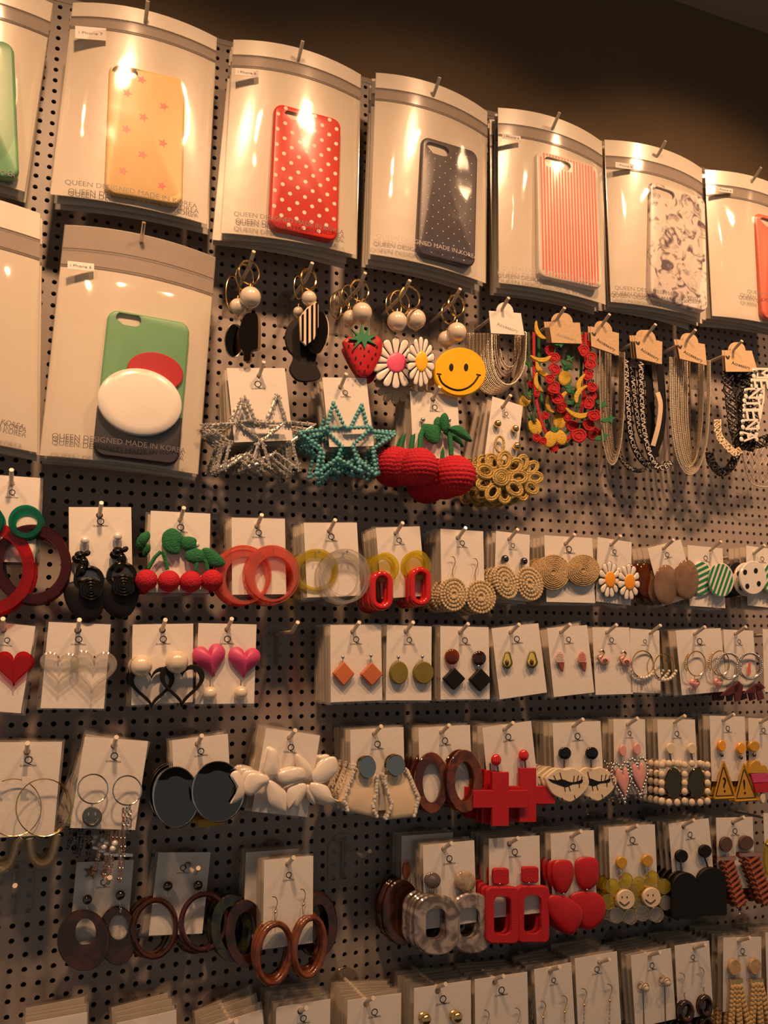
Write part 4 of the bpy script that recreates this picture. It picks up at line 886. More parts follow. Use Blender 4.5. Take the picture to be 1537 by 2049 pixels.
for (x, y, w_, h_, mt, dd) in ((1292.5, 1162, 36, 72, CAMB, -.006), (1331.7, 1170, 48, 80, CSMK, .006), (1373.4, 1160, 48, 80, CSMK, .008)):
    it.disc('resin_oval', x, y, w_, h_, mt, .002, dd, .0008, dome=.0025, n=28)
it.behind(3, 'grey marbled oval earrings', gap=.010, spread=4, lean=3)
it = ec((1443, 1083), [(1377, 1091.5), (1447, 1097), (1449, 1214), (1378, 1215)], 'white card with green and white striped button earrings', 'green striped button earrings')
def button(it, x, y, w_, h_, mat, dd, stripes_=None, spots=None, tilt=0):
    b = it.disc('button', x, y, w_, h_, mat, .003, dd, .0012, n=36)
    if stripes_:
        n = 6
        for i in range(n):
            u = -1 + 2 * (i + .5) / n; hw = .5 / n * 1.05; P = []
            for s_ in (u - hw, u + hw):
                L = math.sqrt(max(0, 1 - s_ * s_)) * .985; P.append((s_, L))
            t = math.radians(stripes_)
            def T(a, c): return (x + w_ / 2 * (a * math.cos(t) - c * math.sin(t)), y + h_ / 2 * (a * math.sin(t) + c * math.cos(t)))
            arc0 = [T(P[0][0] + (P[1][0] - P[0][0]) * k / 4, math.sqrt(max(0, 1 - (P[0][0] + (P[1][0] - P[0][0]) * k / 4) ** 2)) * .97) for k in range(5)]
            arc1 = [T(P[0][0] + (P[1][0] - P[0][0]) * k / 4, -math.sqrt(max(0, 1 - (P[0][0] + (P[1][0] - P[0][0]) * k / 4) ** 2)) * .97) for k in range(4, -1, -1)]
            it.poly('green_stripe', arc0 + arc1, GRN, .0003, dd + .003, .00005, par=b, smooth=False)
    for (sx, sy) in (spots or []): it.disc('black_spot', sx, sy, 8, 11, BLKM, .0003, dd + .003, .00005, par=b, n=14)
    return b
button(it, 1403, 1158, 44, 68, WHT, .001, 72); button(it, 1441.6, 1161, 50, 68, WHT, .006, 25)
it.behind(3, 'green striped button earrings', gap=.010, spread=1)
it = ec((1530, 1091), [(1494.8, 1093.5), (1556, 1099), (1558, 1216), (1493, 1213)], 'white card near right edge with cream spotted button earrings', 'cream spotted button earrings')
button(it, 1504.5, 1156.5, 54, 68, WHT, .008, None, [(1491, 1145), (1512.5, 1142), (1518.5, 1168), (1495.5, 1173)]); button(it, 1471.5, 1159, 44, 68, BLKM, -.004); it.disc('orange_spot', 1473, 1145, 8, 10, ORG, .0005, .0, .0001, n=14); button(it, 1548, 1158, 50, 64, WHT, .006, 40)
it.behind(3, 'cream spotted button earrings', gap=.010, spread=1)
# ------------------------------------------------------------------ hearts and small drops row
it = ec((6, 1238), [(-34, 1243), (74, 1253), (38.6, 1427), (-62, 1420)], 'tilted white card with translucent red heart earring at left edge', 'translucent red heart earring')
it.poly('red_heart', heart(28, 1338, 76, 70), CRED, .003, .003, .001); it.poly('red_heart', heart(-46, 1332, 76, 70), CRED, .003, .003, .001)
it.behind(2, 'translucent red heart earring', gap=.012, spread=1)
it = ec((159, 1240), [(96, 1244.5), (221.4, 1249.6), (208, 1419), (82.4, 1416)], 'white card with two colourless clear heart earrings', 'clear heart earrings')
for x, y, w_, h_ in ((119, 1338, 76, 62), (186, 1345, 92, 82)):
    b = it.poly('clear_heart', heart(x, y, w_, h_, tilt=4), CLP, .004, .004, .0012, hole=heart(x, y + 1, w_ * .72, h_ * .68, tilt=4)); m = MB(); m.tube([it.P(a, c, .009) for a, c in heart(x, y, w_, h_, tilt=4)], .0009, True, 6); m.obj('heart_rim', CLP, b)
for x in (117, 189): it.disc('ear_post', x, 1315, 4, 6, GUNM, .002, .003, .0002, n=10)
it.behind(2, 'clear heart earrings', gap=.014, spread=3)
it = ec((331, 1240), [(263.5, 1249.7), (385.8, 1248), (386.5, 1406.8), (264.6, 1409)], 'white card with big pearls and black open heart earrings', 'pearl and black heart earrings')
for x, y, w_, h_, px, py, pr in ((303, 1376, 92, 84, 282.8, 1332, 22), (364, 1372, 90, 86, 354, 1325, 23)):
    b = it.poly('black_heart', heart(x, y, w_, h_), BLKM, .003, .004 if x < 320 else .008, .0008, hole=heart(x, y, w_ * .78, h_ * .76)); it.ball('big_pearl', px, py, pr, PEARL, .012, par=b, u=28, v=18)
it.behind(2, 'pearl and black heart earrings', gap=.014, spread=1)
it = ec((464, 1238), [(396, 1248), (513.7, 1248.6), (507.7, 1409), (391, 1407.5)], 'white card with puffy pink hearts and small pearl drops', 'puffy pink heart earrings')
for x, y, w_, h_, tl, px, py in ((420, 1323, 66, 66, -10, 420.6, 1387.5), (487.5, 1326, 64, 62, 4, 482, 1386)):
    b = it.poly('pink_heart', heart(x, y, w_, h_, tilt=tl), PINKH, .004, .003, .0018, dome=.005); it.ball('pearl_drop', px, py, 14, PEARL, .006, par=b, u=20, v=14); it.line('link', [(px, py - 26), (px, py - 13)], .0007, GOLD, dd=.006, par=b)
it.behind(1, 'puffy pink heart earrings', gap=.014, spread=.5)
peg_hook((596, 1245), 'empty cream peg hook beside the terracotta diamond earrings')
def drop(it, stud, charm, shape, mat, t=.004, dd=.003, ds=.005, smat=SILV, sr=4, dome=.001):
    (x, y), (cx, cy, w_, h_) = stud, charm
    if shape == 'diamond': P = []; 
    if shape == 'diamond':
        base = [(cx, cy - h_ / 2), (cx + w_ / 2, cy), (cx, cy + h_ / 2), (cx - w_ / 2, cy)]; P = []
        for i in range(4):
            a, b, c = base[i - 1], base[i], base[(i + 1) % 4]
            for f_ in (.14, .05): P.append((b[0] + (a[0] - b[0]) * f_, b[1] + (a[1] - b[1]) * f_))
            for f_ in (.05, .14): P.append((b[0] + (c[0] - b[0]) * f_, b[1] + (c[1] - b[1]) * f_))
        b = it.poly('diamond_drop', P, mat, t, dd, .001)
    elif shape == 'disc': b = it.disc('disc_drop', cx, cy, w_, h_, mat, t, dd, .001, n=28)
    it.ball('stud', x, y, sr, smat, ds, par=b, u=12, v=8); it.line('link', [(x, y + 2), (cx, cy - h_ / 2 + 6)], .0006, smat, dd=ds, par=b); return b
it = ec((719, 1245), [(661, 1250.8), (762, 1250.2), (765, 1401), (661, 1405.6)], 'white card with terracotta wooden diamond drop earrings', 'terracotta diamond earrings')
for s_, c in (((686, 1315), (686, 1348, 44, 50)), ((742, 1312), (742, 1349, 46, 48))): drop(it, s_, c, 'diamond', TERR)
it.behind(7, 'terracotta diamond earrings', gap=.007, spread=.6)
it = ec((827, 1245), [(774.4, 1250), (862, 1254.4), (864, 1401), (771, 1401.7)], 'white card with olive green wooden disc drop earrings', 'olive disc earrings')
for s_, c in (((797, 1315), (796.5, 1346, 36, 46)), ((845, 1314), (845.5, 1346, 40, 45))): drop(it, s_, c, 'disc', OLIV)
it.behind(4, 'olive disc earrings', gap=.008, spread=.6)
it = ec((937, 1248), [(881, 1253.5), (977, 1254.4), (980, 1399.6), (881, 1399)], 'white card with black diamonds under amber and dark round studs', 'black diamond earrings', mat=PAPER)
it.disc('amber_stud', 903.7, 1314, 28, 31, CAMB, .003, .003, .0008, dome=.0015); it.disc('dark_stud', 957.5, 1317, 27, 29, TORTD, .003, .003, .0008, dome=.0015)
for s_, c in (((904, 1332), (906.6, 1358, 45, 46)), ((958, 1333), (959, 1360, 46, 48))): drop(it, s_, c, 'diamond', BLKM, sr=2.5)
it.behind(5, 'black diamond earrings', gap=.008, spread=.6)
it = ec((1039, 1249), [(980, 1255), (1074, 1250), (1097.5, 1388), (1002, 1396)], 'tilted white card with small avocado half stud earrings', 'avocado stud earrings')
for x, y, w_, h_ in ((1014.5, 1321, 19, 32), (1064, 1320, 21, 32)):
    O = spline([(x - w_ * .18, y - h_ * .5), (x + w_ * .2, y - h_ * .5), (x + w_ * .40, y - h_ * .1), (x + w_ * .5, y + h_ * .22), (x + w_ * .2, y + h_ * .5), (x - w_ * .2, y + h_ * .5), (x - w_ * .5, y + h_ * .22), (x - w_ * .38, y - h_ * .1)], 4, True)
    b = it.poly('avocado', O, mk('avocado_skin', (.12, .14, .02), .35), .003, .003, .0008, dome=.0005); it.poly('avocado_flesh', scale_pts(O, .76), mk('avocado_flesh', (.66, .58, .14), .35), .0008, .0062, .0003, par=b); it.ball('stone', x, y + h_ * .16, 4.6, mk('avocado_stone', (.10, .03, .015), .2, coat=.6), .0072, par=b, u=12, v=8, sz=1.35)
it.behind(2, 'avocado stud earrings', gap=.014, spread=4, lean=-3)
it = ec((1141, 1249), [(1089, 1252.7), (1168.7, 1256.3), (1194.9, 1388.4), (1112, 1390)], 'tilted white card with small pink ice cream cone studs', 'ice cream cone stud earrings')
for x, y in ((1120, 1324), (1164.5, 1324)):
    b = it.poly('cone', [(x - 5, y + 1), (x + 8, y + 1), (x + 6, y + 20), (x + 4, y + 20)], COPP, .002, .003, .0004)
    m = MB()
    for r_ in range(7):
        for c_ in range(-3, 4):
            wx = 8 * math.sqrt(max(0, 1 - ((r_ - 4.2) / 5) ** 2))
            if abs(c_ * 2.6) < wx: m.sphere(it.P(x + c_ * 2.6, y - 19 + r_ * 3.2, .005), .0008, u=6, v=4)
    m.obj('scoop_beads', WHT if x < 1130 else PINKL, b); it.disc('scoop', x, y - 8, 15, 20, PINKL, .002, .0025, .0004, par=b, n=18)
it.behind(2, 'ice cream cone stud earrings', gap=.014, spread=3, lean=-3)
it = ec((1234, 1250), [(1182, 1253.3), (1256.8, 1257.3), (1267.5, 1389.4), (1194, 1389)], 'white card with two tiny pink flamingo stud earrings', 'flamingo stud earrings')
for x, y in ((1206, 1316), (1249.5, 1318.5)):
    b = it.disc('flamingo_body', x + 4, y + 7, 17, 17, PINKL, .002, .003, .0006, dome=.0008, n=20); it.line('flamingo_neck', spline([(x - 6, y + 8), (x - 9, y + 1), (x - 2, y - 4), (x + 3, y - 10), (x - 2, y - 15), (x - 7, y - 11)], 4), .0013, ROSE, dd=.005, par=b)
    for rr in (11, 5.5): it.ring('wing_curl', x + 5, y + 7, rr, rr, 1.2, ROSE, .0065, par=b, n=14, seg=5)
it.behind(3, 'flamingo stud earrings', gap=.012, spread=1)
def hoop(it, x, y, w_, h_, r, mat, dd=.006, beads=None, name='hoop', tilt=0, dz=.006):
    b = it.ring(name, x, y, w_, h_, r, mat, dd, tilt=tilt, dz=dz, n=36, seg=6)
    if beads: a0, a1, rb, bm = beads; it.beads('hoop_beads', [(x + w_ / 2 * math.cos(math.radians(a)), y + h_ / 2 * math.sin(math.radians(a))) for a in range(a0, a1 + 1, 6)], rb, bm, dd, par=b, gap=2, u=8, v=6)
    return b
it = ec((1322, 1251), [(1257.8, 1257.7), (1322, 1261.5), (1318, 1387), (1264, 1386)], 'shaded white card with gold hoops strung with small pearls', 'pearl strung gold hoops', mat=PAPER)
hoop(it, 1286, 1329, 52, 56, 1.3, GOLD, .004, (20, 160, 3.6, PEARLW)); hoop(it, 1329, 1334, 50, 54, 1.3, GOLD, .010, (20, 160, 3.6, PEARLW))
for x in (1284, 1334): it.beads('hanging_charm', [(x, 1358), (x, 1380)], 2.2, GOLD, .006)
it.behind(3, 'pearl strung gold hoops', gap=.012, spread=1.5)
it = ec((1411, 1254), [(1350.7, 1261.5), (1441, 1256.7), (1455.5, 1384), (1364.6, 1390)], 'white card with gold hoops and small blush peach charms', 'gold hoops with peach charms')
for x, y, cx, cy, w_ in ((1393.6, 1328, 1390, 1370.5, 21), (1441, 1327, 1436.7, 1369, 18)):
    h_ = hoop(it, x, y, 46, 52, 1.3, GOLD, .006, (150, 230, 2, GOLD)); b = it.poly('peach_charm', heart(cx, cy, w_, 24, 20), PINKL, .002, .006, .0008, dome=.0025); it.poly('charm_leaf', [(cx - 2, cy - 10), (cx + 6, cy - 13), (cx + 11, cy - 6), (cx + 5, cy - 8)], GOLD, .0006, .010, .0001, par=b); it.line('link', [(cx, cy - 18), (cx, cy - 9)], .0006, GOLD, dd=.007, par=b)
it.behind(3, 'gold hoops with peach charms', gap=.013, spread=2)
it = ec((1493, 1254), [(1443, 1258), (1509, 1263.5), (1512, 1382), (1457, 1383)], 'shaded white card with beaded hoops and dark maroon ribbons', 'beaded hoops with maroon ribbons')
for x, y in ((1458, 1333), (1501, 1333)): hoop(it, x, y, 50, 52, 1.4, SILV, .006, (0, 354, 2.2, SILV))
MAR = mk('maroon_ribbon', (.10, .018, .02), .45)
for L in ([(1440, 1392), (1462, 1372), (1478, 1368), (1474, 1384), (1456, 1392)], [(1466, 1372), (1476, 1362), (1486, 1372), (1480, 1402), (1470, 1404)], [(1486, 1388), (1506, 1370), (1520, 1366), (1530, 1376), (1512, 1386)], [(1508, 1370), (1522, 1374), (1528, 1398), (1516, 1402)]): it.poly('maroon_bow', L, MAR, .002, .004, .0005)
it.poly('red_thread', [(1496, 1350), (1498, 1326), (1501, 1324), (1502, 1345), (1499, 1352)], CORAL, .001, .004, .0002)
it.behind(3, 'beaded hoops with maroon ribbons', gap=.013, spread=1)
it = Item('earring_card', (1562, 1256), 'white card cut by the right edge, below the spotted buttons', 'earring card', .066); it.o['group'] = 'earring cards on the pegboard'
it.card([(1526, 1259.5), (1592, 1264), (1594, 1388), (1528, 1385)], PAPER); it.disc('pink_stud', 1560, 1320, 14, 20, PINKL, .002, .002, dome=.001); peg_hook((1562, 1256), 'cream peg hook beyond the right edge, beside the maroon ribbons')
# ------------------------------------------------------------------ statement row
it = ec((55, 1487), [(-18, 1483), (124.8, 1486.4), (107, 1671), (-28, 1676)], 'white card at left with thin gold hoops and glass horseshoes', 'glass horseshoe earrings', lx=.53)
for x in (27, 88): hoop(it, x, 1616, 114, 118, 1.2, GOLD, .006 if x < 50 else .010)
for x in (-8, 44): it.poly('hoop_clip', [(x, 1554), (x + 14, 1554), (x + 10, 1562), (x + 16, 1569), (x, 1569)], PAPER, .001, .008, .0001, smooth=False)
CGLS = clear('clear_glass', (.86, .82, .72), .12, .02, body=(.40, .34, .24), spec=1)
for L in ([(60, 1678), (63, 1706), (72, 1724), (88, 1730), (103, 1718), (112, 1690), (115, 1670)], [(44, 1678), (34, 1690), (28, 1712), (18, 1732), (2, 1740), (-14, 1730), (-22, 1700)]):
    b = it.line('horseshoe', spline(L, 5), .0034, CGLS, dd=.010, seg=10); it.line('glint_core', spline(L, 5), .0010, CLP, dd=.012, par=b)
it.behind(3, 'glass horseshoe earrings', gap=.012, spread=1.2, shift=.002)
it = ec((233, 1475), [(170.6, 1474), (294.8, 1483), (271.8, 1661), (139, 1656)], 'tilted white card, silver hoops with coin and chain tassel', 'coin and chain hoop earrings')
h1 = hoop(it, 186, 1578.6, 64, 62, 1.6, SILV, .010); h2 = hoop(it, 254.5, 1581.6, 62, 62, 1.6, SILV, .010)
c = it.disc('smiling_coin', 184, 1634, 40, 40, mk('aged_silver', (.30, .29, .24), .3, .9, var=.4, vs_=300), .003, .006, .0008, n=28)
for x in (177, 191): it.disc('coin_eye', x, 1629, 4, 8, SILV, .0005, .009, .0001, par=c, n=10)
it.line('coin_smile', spline([(170, 1640), (178, 1649), (190, 1649), (198, 1639)], 4), .0007, SILV, dd=.0095, par=c); it.line('link', [(184, 1608), (184, 1616)], .0009, SILV, dd=.009, par=c)
def chain(it, L, r, mat, dd=.010, name='chain', par=None):
    P = spline(L, 6); m = MB(); acc = 0; prev = P[0]; k = 0
    for p in P[1:]:
        acc += math.hypot(p[0] - prev[0], p[1] - prev[1]); prev = p
        if acc > r * 1.5: acc = 0; q = it.P(p[0], p[1], dd); R = r * it.k(*p); m.ell((q.x, q.y, q.z), R * (1.5 if k % 2 else .6), R * 2, R * .24, 10, 4, yaw=.6 if k % 2 else 0); k += 1
    return m.obj(name, mat, par or it.o)
for dx in (0, 7, 13): chain(it, [(246 + dx, 1610 - dx * .3), (247 + dx, 1635), (246 + dx * 1.2, 1656)], 5, ROSE if dx == 0 else SILV)
for dx in (0, 8): chain(it, [(240 + dx, 1655), (241 + dx, 1700), (236 + dx * .5, 1762)], 4, ROSE)
for dx in (0, 8): chain(it, [(170 + dx, 1660, ), (174 + dx, 1690), (172 + dx * .4, 1722)], 4, GUNM, -.008)
it.poly('cross_charm', [(237, 1700), (245, 1700), (245, 1707), (266, 1707), (266, 1714), (245, 1714), (244, 1735), (237, 1735), (237, 1714), (226, 1714), (226, 1707), (237, 1707)], SILV, .002, .004, .0005, smooth=False)
for x, y in ((230, 1688), (226, 1698)): it.ball('pearl_bead', x, y, 7, PEARLW, .004)
it.behind(3, 'coin and chain hoop earrings', gap=.013, spread=5, lean=2)
it = ec((404, 1472), [(342, 1481), (455, 1469), (464, 1616), (352, 1630)], 'white card with big dished black mirror disc earrings', 'black mirror disc earrings')
for x, y, w_, h_, dd in ((352, 1595, 94, 124, .004), (436, 1584, 106, 124, .010)):
    b = it.disc('mirror_disc', x, y, w_, h_, MIRRD, .002, dd, .0008, dome=-.004, n=48); it.ring('chrome_rim', x, y, w_, h_, 1.6, SILV, dd + .002, par=b, n=48)
it.line('amber_base', [(395, 1648), (430, 1644), (448, 1640)], .004, MUST, dd=-.004, flat=.5)
it.behind(3, 'black mirror disc earrings', gap=.013, spread=3)
it = ec((591, 1461), [(533, 1457), (639.6, 1471.4), (615, 1635), (503, 1623)], 'tilted white card with large white sculpted orchid earrings', 'white orchid earrings')
def zz(L, X=440, Y=1420, S_=2.956): return [(X + a / S_, Y + b / S_) for a, b in L]
def orchid(parts, dd):
    base = None
    for i, L in enumerate(parts):
        o = it.poly('orchid_petal', spline(zz(L), 4, True), CERAM, .003, dd + .0015 * (i % 3), .0012, dome=.002, par=base)
        if base is None: base = o
orchid([[(290, 230), (335, 240), (350, 300), (350, 375), (300, 400), (262, 370), (270, 300)], [(270, 385), (190, 370), (150, 400), (133, 480), (185, 508), (245, 460), (290, 420)], [(345, 375), (430, 340), (490, 345), (505, 385), (490, 415), (420, 440), (360, 430)], [(280, 420), (340, 440), (390, 490), (390, 600), (340, 590), (285, 540)], [(400, 470), (470, 430), (515, 460), (460, 575), (430, 570), (400, 580)]], .010)
orchid([[(440, 275), (465, 262), (530, 325), (545, 380), (500, 420), (460, 360)], [(545, 375), (620, 290), (680, 280), (695, 340), (680, 380), (630, 425), (560, 430)], [(540, 430), (620, 445), (650, 480), (665, 520), (700, 540), (640, 560), (570, 530), (530, 480)], [(520, 440), (560, 500), (560, 560), (525, 540), (500, 480)]], .005)
orchid([[(60, 390), (100, 358), (130, 400), (145, 460), (130, 520), (60, 555), (100, 470)]], .014)
it.behind(4, 'white orchid earrings', gap=.011, spread=5, lean=2)
it = ec((763, 1453), [(698.8, 1461), (805.4, 1454.8), (812, 1620), (704, 1623)], 'white card, mirrored studs with cream cloth and pearl trimmed drops', 'cream cloth drop earrings')
for pts, edgeL, edgeR, (sx, sy, sw, sh) in ((([(790, 330), (935, 400), (930, 640), (750, 600), (705, 540)]), [(800, 330), (770, 430), (735, 530), (755, 600)], [(930, 400), (925, 500), (905, 570), (930, 640)], (734.3, 1535, 35, 45)), ([(965, 390), (1110, 350), (1185, 515), (1155, 630), (985, 650)], [(965, 385), (990, 470), (1020, 560), (985, 650)], [(1105, 350), (1140, 440), (1175, 515), (1150, 630)], (791.8, 1531.6, 37, 43))):
    b = it.poly('cloth_drop', zz(pts), CREAM, .004, .004, .0015, dome=.003); it.beads('pearl_trim', zz(edgeL), 4.2, PEARLW, .011, par=b, gap=1.6, jit=.3); it.beads('pearl_trim', zz(edgeR), 4.2, PEARLW, .011, par=b, gap=1.6, jit=.3)
    it.disc('mirror_stud', sx, sy, sw, sh, MIRR, .002, .014, .0006, par=b, n=28); it.ring('stud_rim', sx, sy, sw + 2, sh + 2, 1.2, GOLD, .015, par=b)
it.behind(6, 'cream cloth drop earrings', gap=.008, spread=1)
it = ec((899, 1451), [(835.8, 1456.5), (938, 1451), (948, 1600), (842, 1606)], 'white card with tortoiseshell open oval earrings', 'tortoiseshell oval earrings', mat=PAPER)
flatring(it, 'tortoise_oval', 862, 1566, 68, 122, 37, 78, TORT, .004, .003); flatring(it, 'tortoise_oval', 928, 1563, 72, 126, 40, 80, TORT, .009, .003)
it.behind(5, 'tortoiseshell oval earrings', gap=.009, spread=1)
it = ec((1027, 1446), [(962, 1455), (1061, 1444), (1078, 1575), (980, 1588)], 'tilted white card with large red cross drop earrings', 'large red cross earrings', mat=PAPER)
def cross(x, y, w_, h_, a): return [(x - a, y - h_ / 2), (x + a, y - h_ / 2), (x + a, y - a * 1.05), (x + w_ / 2, y - a * 1.05), (x + w_ / 2, y + a * 1.05), (x + a, y + a * 1.05), (x + a, y + h_ / 2), (x - a, y + h_ / 2), (x - a, y + a * 1.05), (x - w_ / 2, y + a * 1.05), (x - w_ / 2, y - a * 1.05), (x - a, y - a * 1.05)]
for (x, y, sx, sy, dd) in ((998.5, 1598, 993, 1520.5, .010), (1053, 1590, 1048, 1511.5, .004)):
    b = it.poly('red_cross', cross(x, y, 109, 108, 17), REDM, .004, dd, .0008, smooth=False); it.ball('red_ball_stud', sx, sy, 12, REDG, .006, par=b, sq=.6); it.line('link', [(sx + 2, sy + 10), (x - 1, y - 50)], .0009, GUNM, dd=dd + .003, par=b)
it.behind(4, 'large red cross earrings', gap=.011, spread=2.5, lean=2)
it = ec((1167, 1439), [(1104.7, 1447.6), (1201, 1442), (1208.7, 1590), (1112, 1596)], 'white card with cream lips earrings under black studs', 'cream lips earrings', mat=PAPER)
def zl(L): return zz(L, 920, 1400, 4.52)
LIP = [(765, 720), (820, 655), (880, 618), (950, 628), (1010, 615), (1080, 650), (1150, 710), (1155, 770), (1100, 850), (1020, 910), (975, 922), (900, 890), (820, 840)]
for dx, dy, dd, sx in ((0, 0, .008, 1129), (250, -8, .003, 1183)):
    b = it.poly('lips', spline(zl([(a + dx, c + dy) for a, c in LIP]), 4, True), CREAMM, .003, dd, .0008)
    it.poly('lip_gap', spline(zl([(a + dx, c + dy) for a, c in [(800, 715), (870, 730), (930, 720), (1000, 745), (1060, 740), (1110, 720), (1100, 755), (1020, 765), (960, 790), (880, 765), (830, 745)]]), 3, True), BLKM, .0004, dd + .003, .0001, par=b, smooth=False)
    for x0, y0, x1, y1 in ((905, 660, 925, 730), (850, 685, 870, 730), (1035, 690, 1030, 745), (1075, 685, 1060, 745), (1108, 695, 1095, 740), (945, 775, 955, 830), (985, 770, 1000, 825), (1080, 760, 1082, 795), (925, 885, 930, 910), (1035, 865, 1045, 895)): it.line('lip_line', zl([(x0 + dx, y0 + dy), (x1 + dx, y1 + dy)]), .0006, BLKM, dd=dd + .003, par=b)
    it.disc('black_stud', sx, 1507, 24, 25, BLK, .003, .004, .0008, dome=.001, par=b, n=24); it.line('link', [(sx, 1518), (sx, 1536)], .0009, GUNM, dd=.008, par=b)
it.behind(5, 'cream lips earrings', gap=.009, spread=1)
it = ec((1276, 1437), [(1230.6, 1441), (1292, 1437), (1292, 1586), (1226, 1592)], 'white card with pink heart earrings edged in silver beads', 'silver edged pink heart earrings', mat=PAPER)
for x, y, sx, sy in ((1246, 1566, 1244.6, 1501.6), (1278, 1557, 1273, 1498.6)):
    b = it.poly('pink_heart', heart(x, y, 26, 62, 30, -6), PINKL, .003, .004, .001, dome=.001); it.beads('silver_beads', heart(x, y, 40, 80, 40, -6), 3.6, SILV, .006, par=b, closed=True, gap=2, u=8, v=6); it.disc('pink_stud', sx, sy, 14, 24, PINKL, .003, .004, .0008, par=b, n=20)
it.behind(4, 'silver edged pink heart earrings', gap=.010, spread=1.5)
it = ec((1371, 1432), [(1318, 1443), (1391.6, 1437), (1395, 1585), (1317, 1592)], 'white card with cream beaded rectangular mirror frame earrings', 'cream beaded mirror frame earrings', mat=PAPER)
for x, y, sx, dd in ((1347, 1567, 1340, .007), (1393, 1567, 1383, .003)):
    b = it.disc('small_mirror', x, y, 34, 62, mk('brown_mirror', (.16, .12, .07), .06, 1), .002, dd, .0005, n=24); m = MB(); w2, h2 = 23, 38
    for a, c in [(w2 * s_, h2 * t_) for s_ in (-1, 1) for t_ in (-.95, -.45, 0, .45, .95)] + [(w2 * s_ * .36, h2 * t_ * 1.02) for s_ in (-1, 1) for t_ in (-1, 1)]: m.sphere(it.P(x + a, y + c, dd + .003), 7.6 * it.k(x, y), u=12, v=8, sy=.6)
    m.obj('beaded_frame', CREAMM, b); it.disc('cream_stud', sx, 1497.5, 18, 22, CREAMM, .003, .004, .0008, par=b, n=20); it.line('link', [(sx, 1508), (sx + 3, 1524)], .0010, GUNM, dd=.006, par=b)
it.behind(5, 'cream beaded mirror frame earrings', gap=.009, spread=1)
it = ec((1469, 1429), [(1419, 1431.6), (1490, 1434), (1494, 1562), (1424, 1564)], 'white card with yellow warning triangle earrings', 'yellow warning triangle earrings', mat=PAPER)
for P, ch, sx, sy, cx, cy in (([(1447, 1520), (1473, 1598), (1427, 1600)], '?', 1442.4, 1492, 1452, 1570), ([(1488, 1525), (1519, 1602), (1468, 1605)], '!', 1481, 1497, 1492, 1574)):
    R_ = []
    for i in range(3):
        a, b_, c_ = P[i - 1], P[i], P[(i + 1) % 3]
        R_ += [(b_[0] + (a[0] - b_[0]) * f_, b_[1] + (a[1] - b_[1]) * f_) for f_ in (.08, .03)] + [(b_[0] + (c_[0] - b_[0]) * f_, b_[1] + (c_[1] - b_[1]) * f_) for f_ in (.03, .08)]
    b = it.poly('triangle', R_, MUST, .003, .004, .0008); m = MB(); m.tube([it.P(a, c, .0072) for a, c in scale_pts(R_, .93)], .0009, True, 6); m.obj('raised_edge', MUST, b); m = MB(); m.tube([it.P(a, c, .0070) for a, c in scale_pts(R_, .74)], .0005, True, 5); m.obj('black_outline', BLKM, b)
    it.text('mark', ch, cx - 2, cy, 30, mat=BLKM, dd=.0073, par=b); it.disc('amber_stud', sx, sy, 16, 23, ORG, .003, .004, .0008, par=b, n=20); it.ball('gunmetal_bead', sx + 2, sy + 19, 4, GUNM, .006, par=b)
it.behind(4, 'yellow warning triangle earrings', gap=.010, spread=1.5)
it = ec((1544, 1433), [(1496, 1436), (1562, 1440), (1566, 1562), (1500, 1560)], 'white card at right edge with tricolour ice lolly earring', 'ice lolly earring', mat=PAPER, lx=.45)
b = it.poly('lolly_top', [(1495, 1547), (1497, 1528), (1506, 1521), (1516, 1522), (1519, 1531), (1526, 1530), (1530, 1534), (1534, 1546)], MUST, .004, .006, .0006); it.poly('lolly_middle', [(1498, 1548), (1534, 1547), (1537, 1564), (1503, 1566)], PINKH, .004, .006, .0006, par=b); it.poly('lolly_bottom', [(1503, 1567), (1537, 1565), (1542, 1584), (1508, 1586)], REDM, .004, .006, .0006, par=b); it.disc('lolly_stick', 1524, 1596, 10, 22, CREAM, .003, .006, .0006, par=b, n=16)
it.disc('mustard_stud', 1507, 1493, 22, 22, MUST, .003, .004, .0008, par=b, n=20); it.ball('gunmetal_bead', 1509, 1511, 4, GUNM, .006, par=b)
it.behind(3, 'ice lolly earring', gap=.010, spread=1)
# ------------------------------------------------------------------ resin hoops row
peg_hook((30, 1772), 'empty cream peg hook at the left, below the glass horseshoes')
it = ec((220, 1756), [(155.6, 1727), (269.4, 1718), (252, 1882), (135, 1893)], 'dim white card with gold star and brown resin ring earrings', 'brown resin ring earrings', mat=PAPER, d=.022, ly=.26)
it.poly('gold_star', star(181, 1745, 15, 6, rot=-80), mk('dark_gold', (.22, .13, .06), .35, .8), .002, .001, .0005, smooth=False)
for x, y, w_, h_, hx, hy, hw, hh, bx, by, dd in ((167, 1880, 106, 122, 171, 1864, 41, 56, 175, 1800, .010), (235, 1871, 78, 118, 237, 1854, 38, 50, 240.4, 1791, .003)):
    b = flatring(it, 'resin_ring', x, y, w_, h_, hw, hh, TORTD, dd, .003, hx - x, hy - y); it.ball('metal_bead', bx, by, 10, GUNM, .008, par=b, u=18, v=12); chain(it, [(bx, by + 10), (bx + 1, by + 32)], 3.4, SILV, .012, par=b)
it = ec((397, 1737), [(318.8, 1707), (423.5, 1703.5), (402.6, 1866), (294.8, 1873.5)], 'dim white card with ball studs and translucent brown hoops', 'translucent brown hoop earrings', mat=PAPER, d=.026)
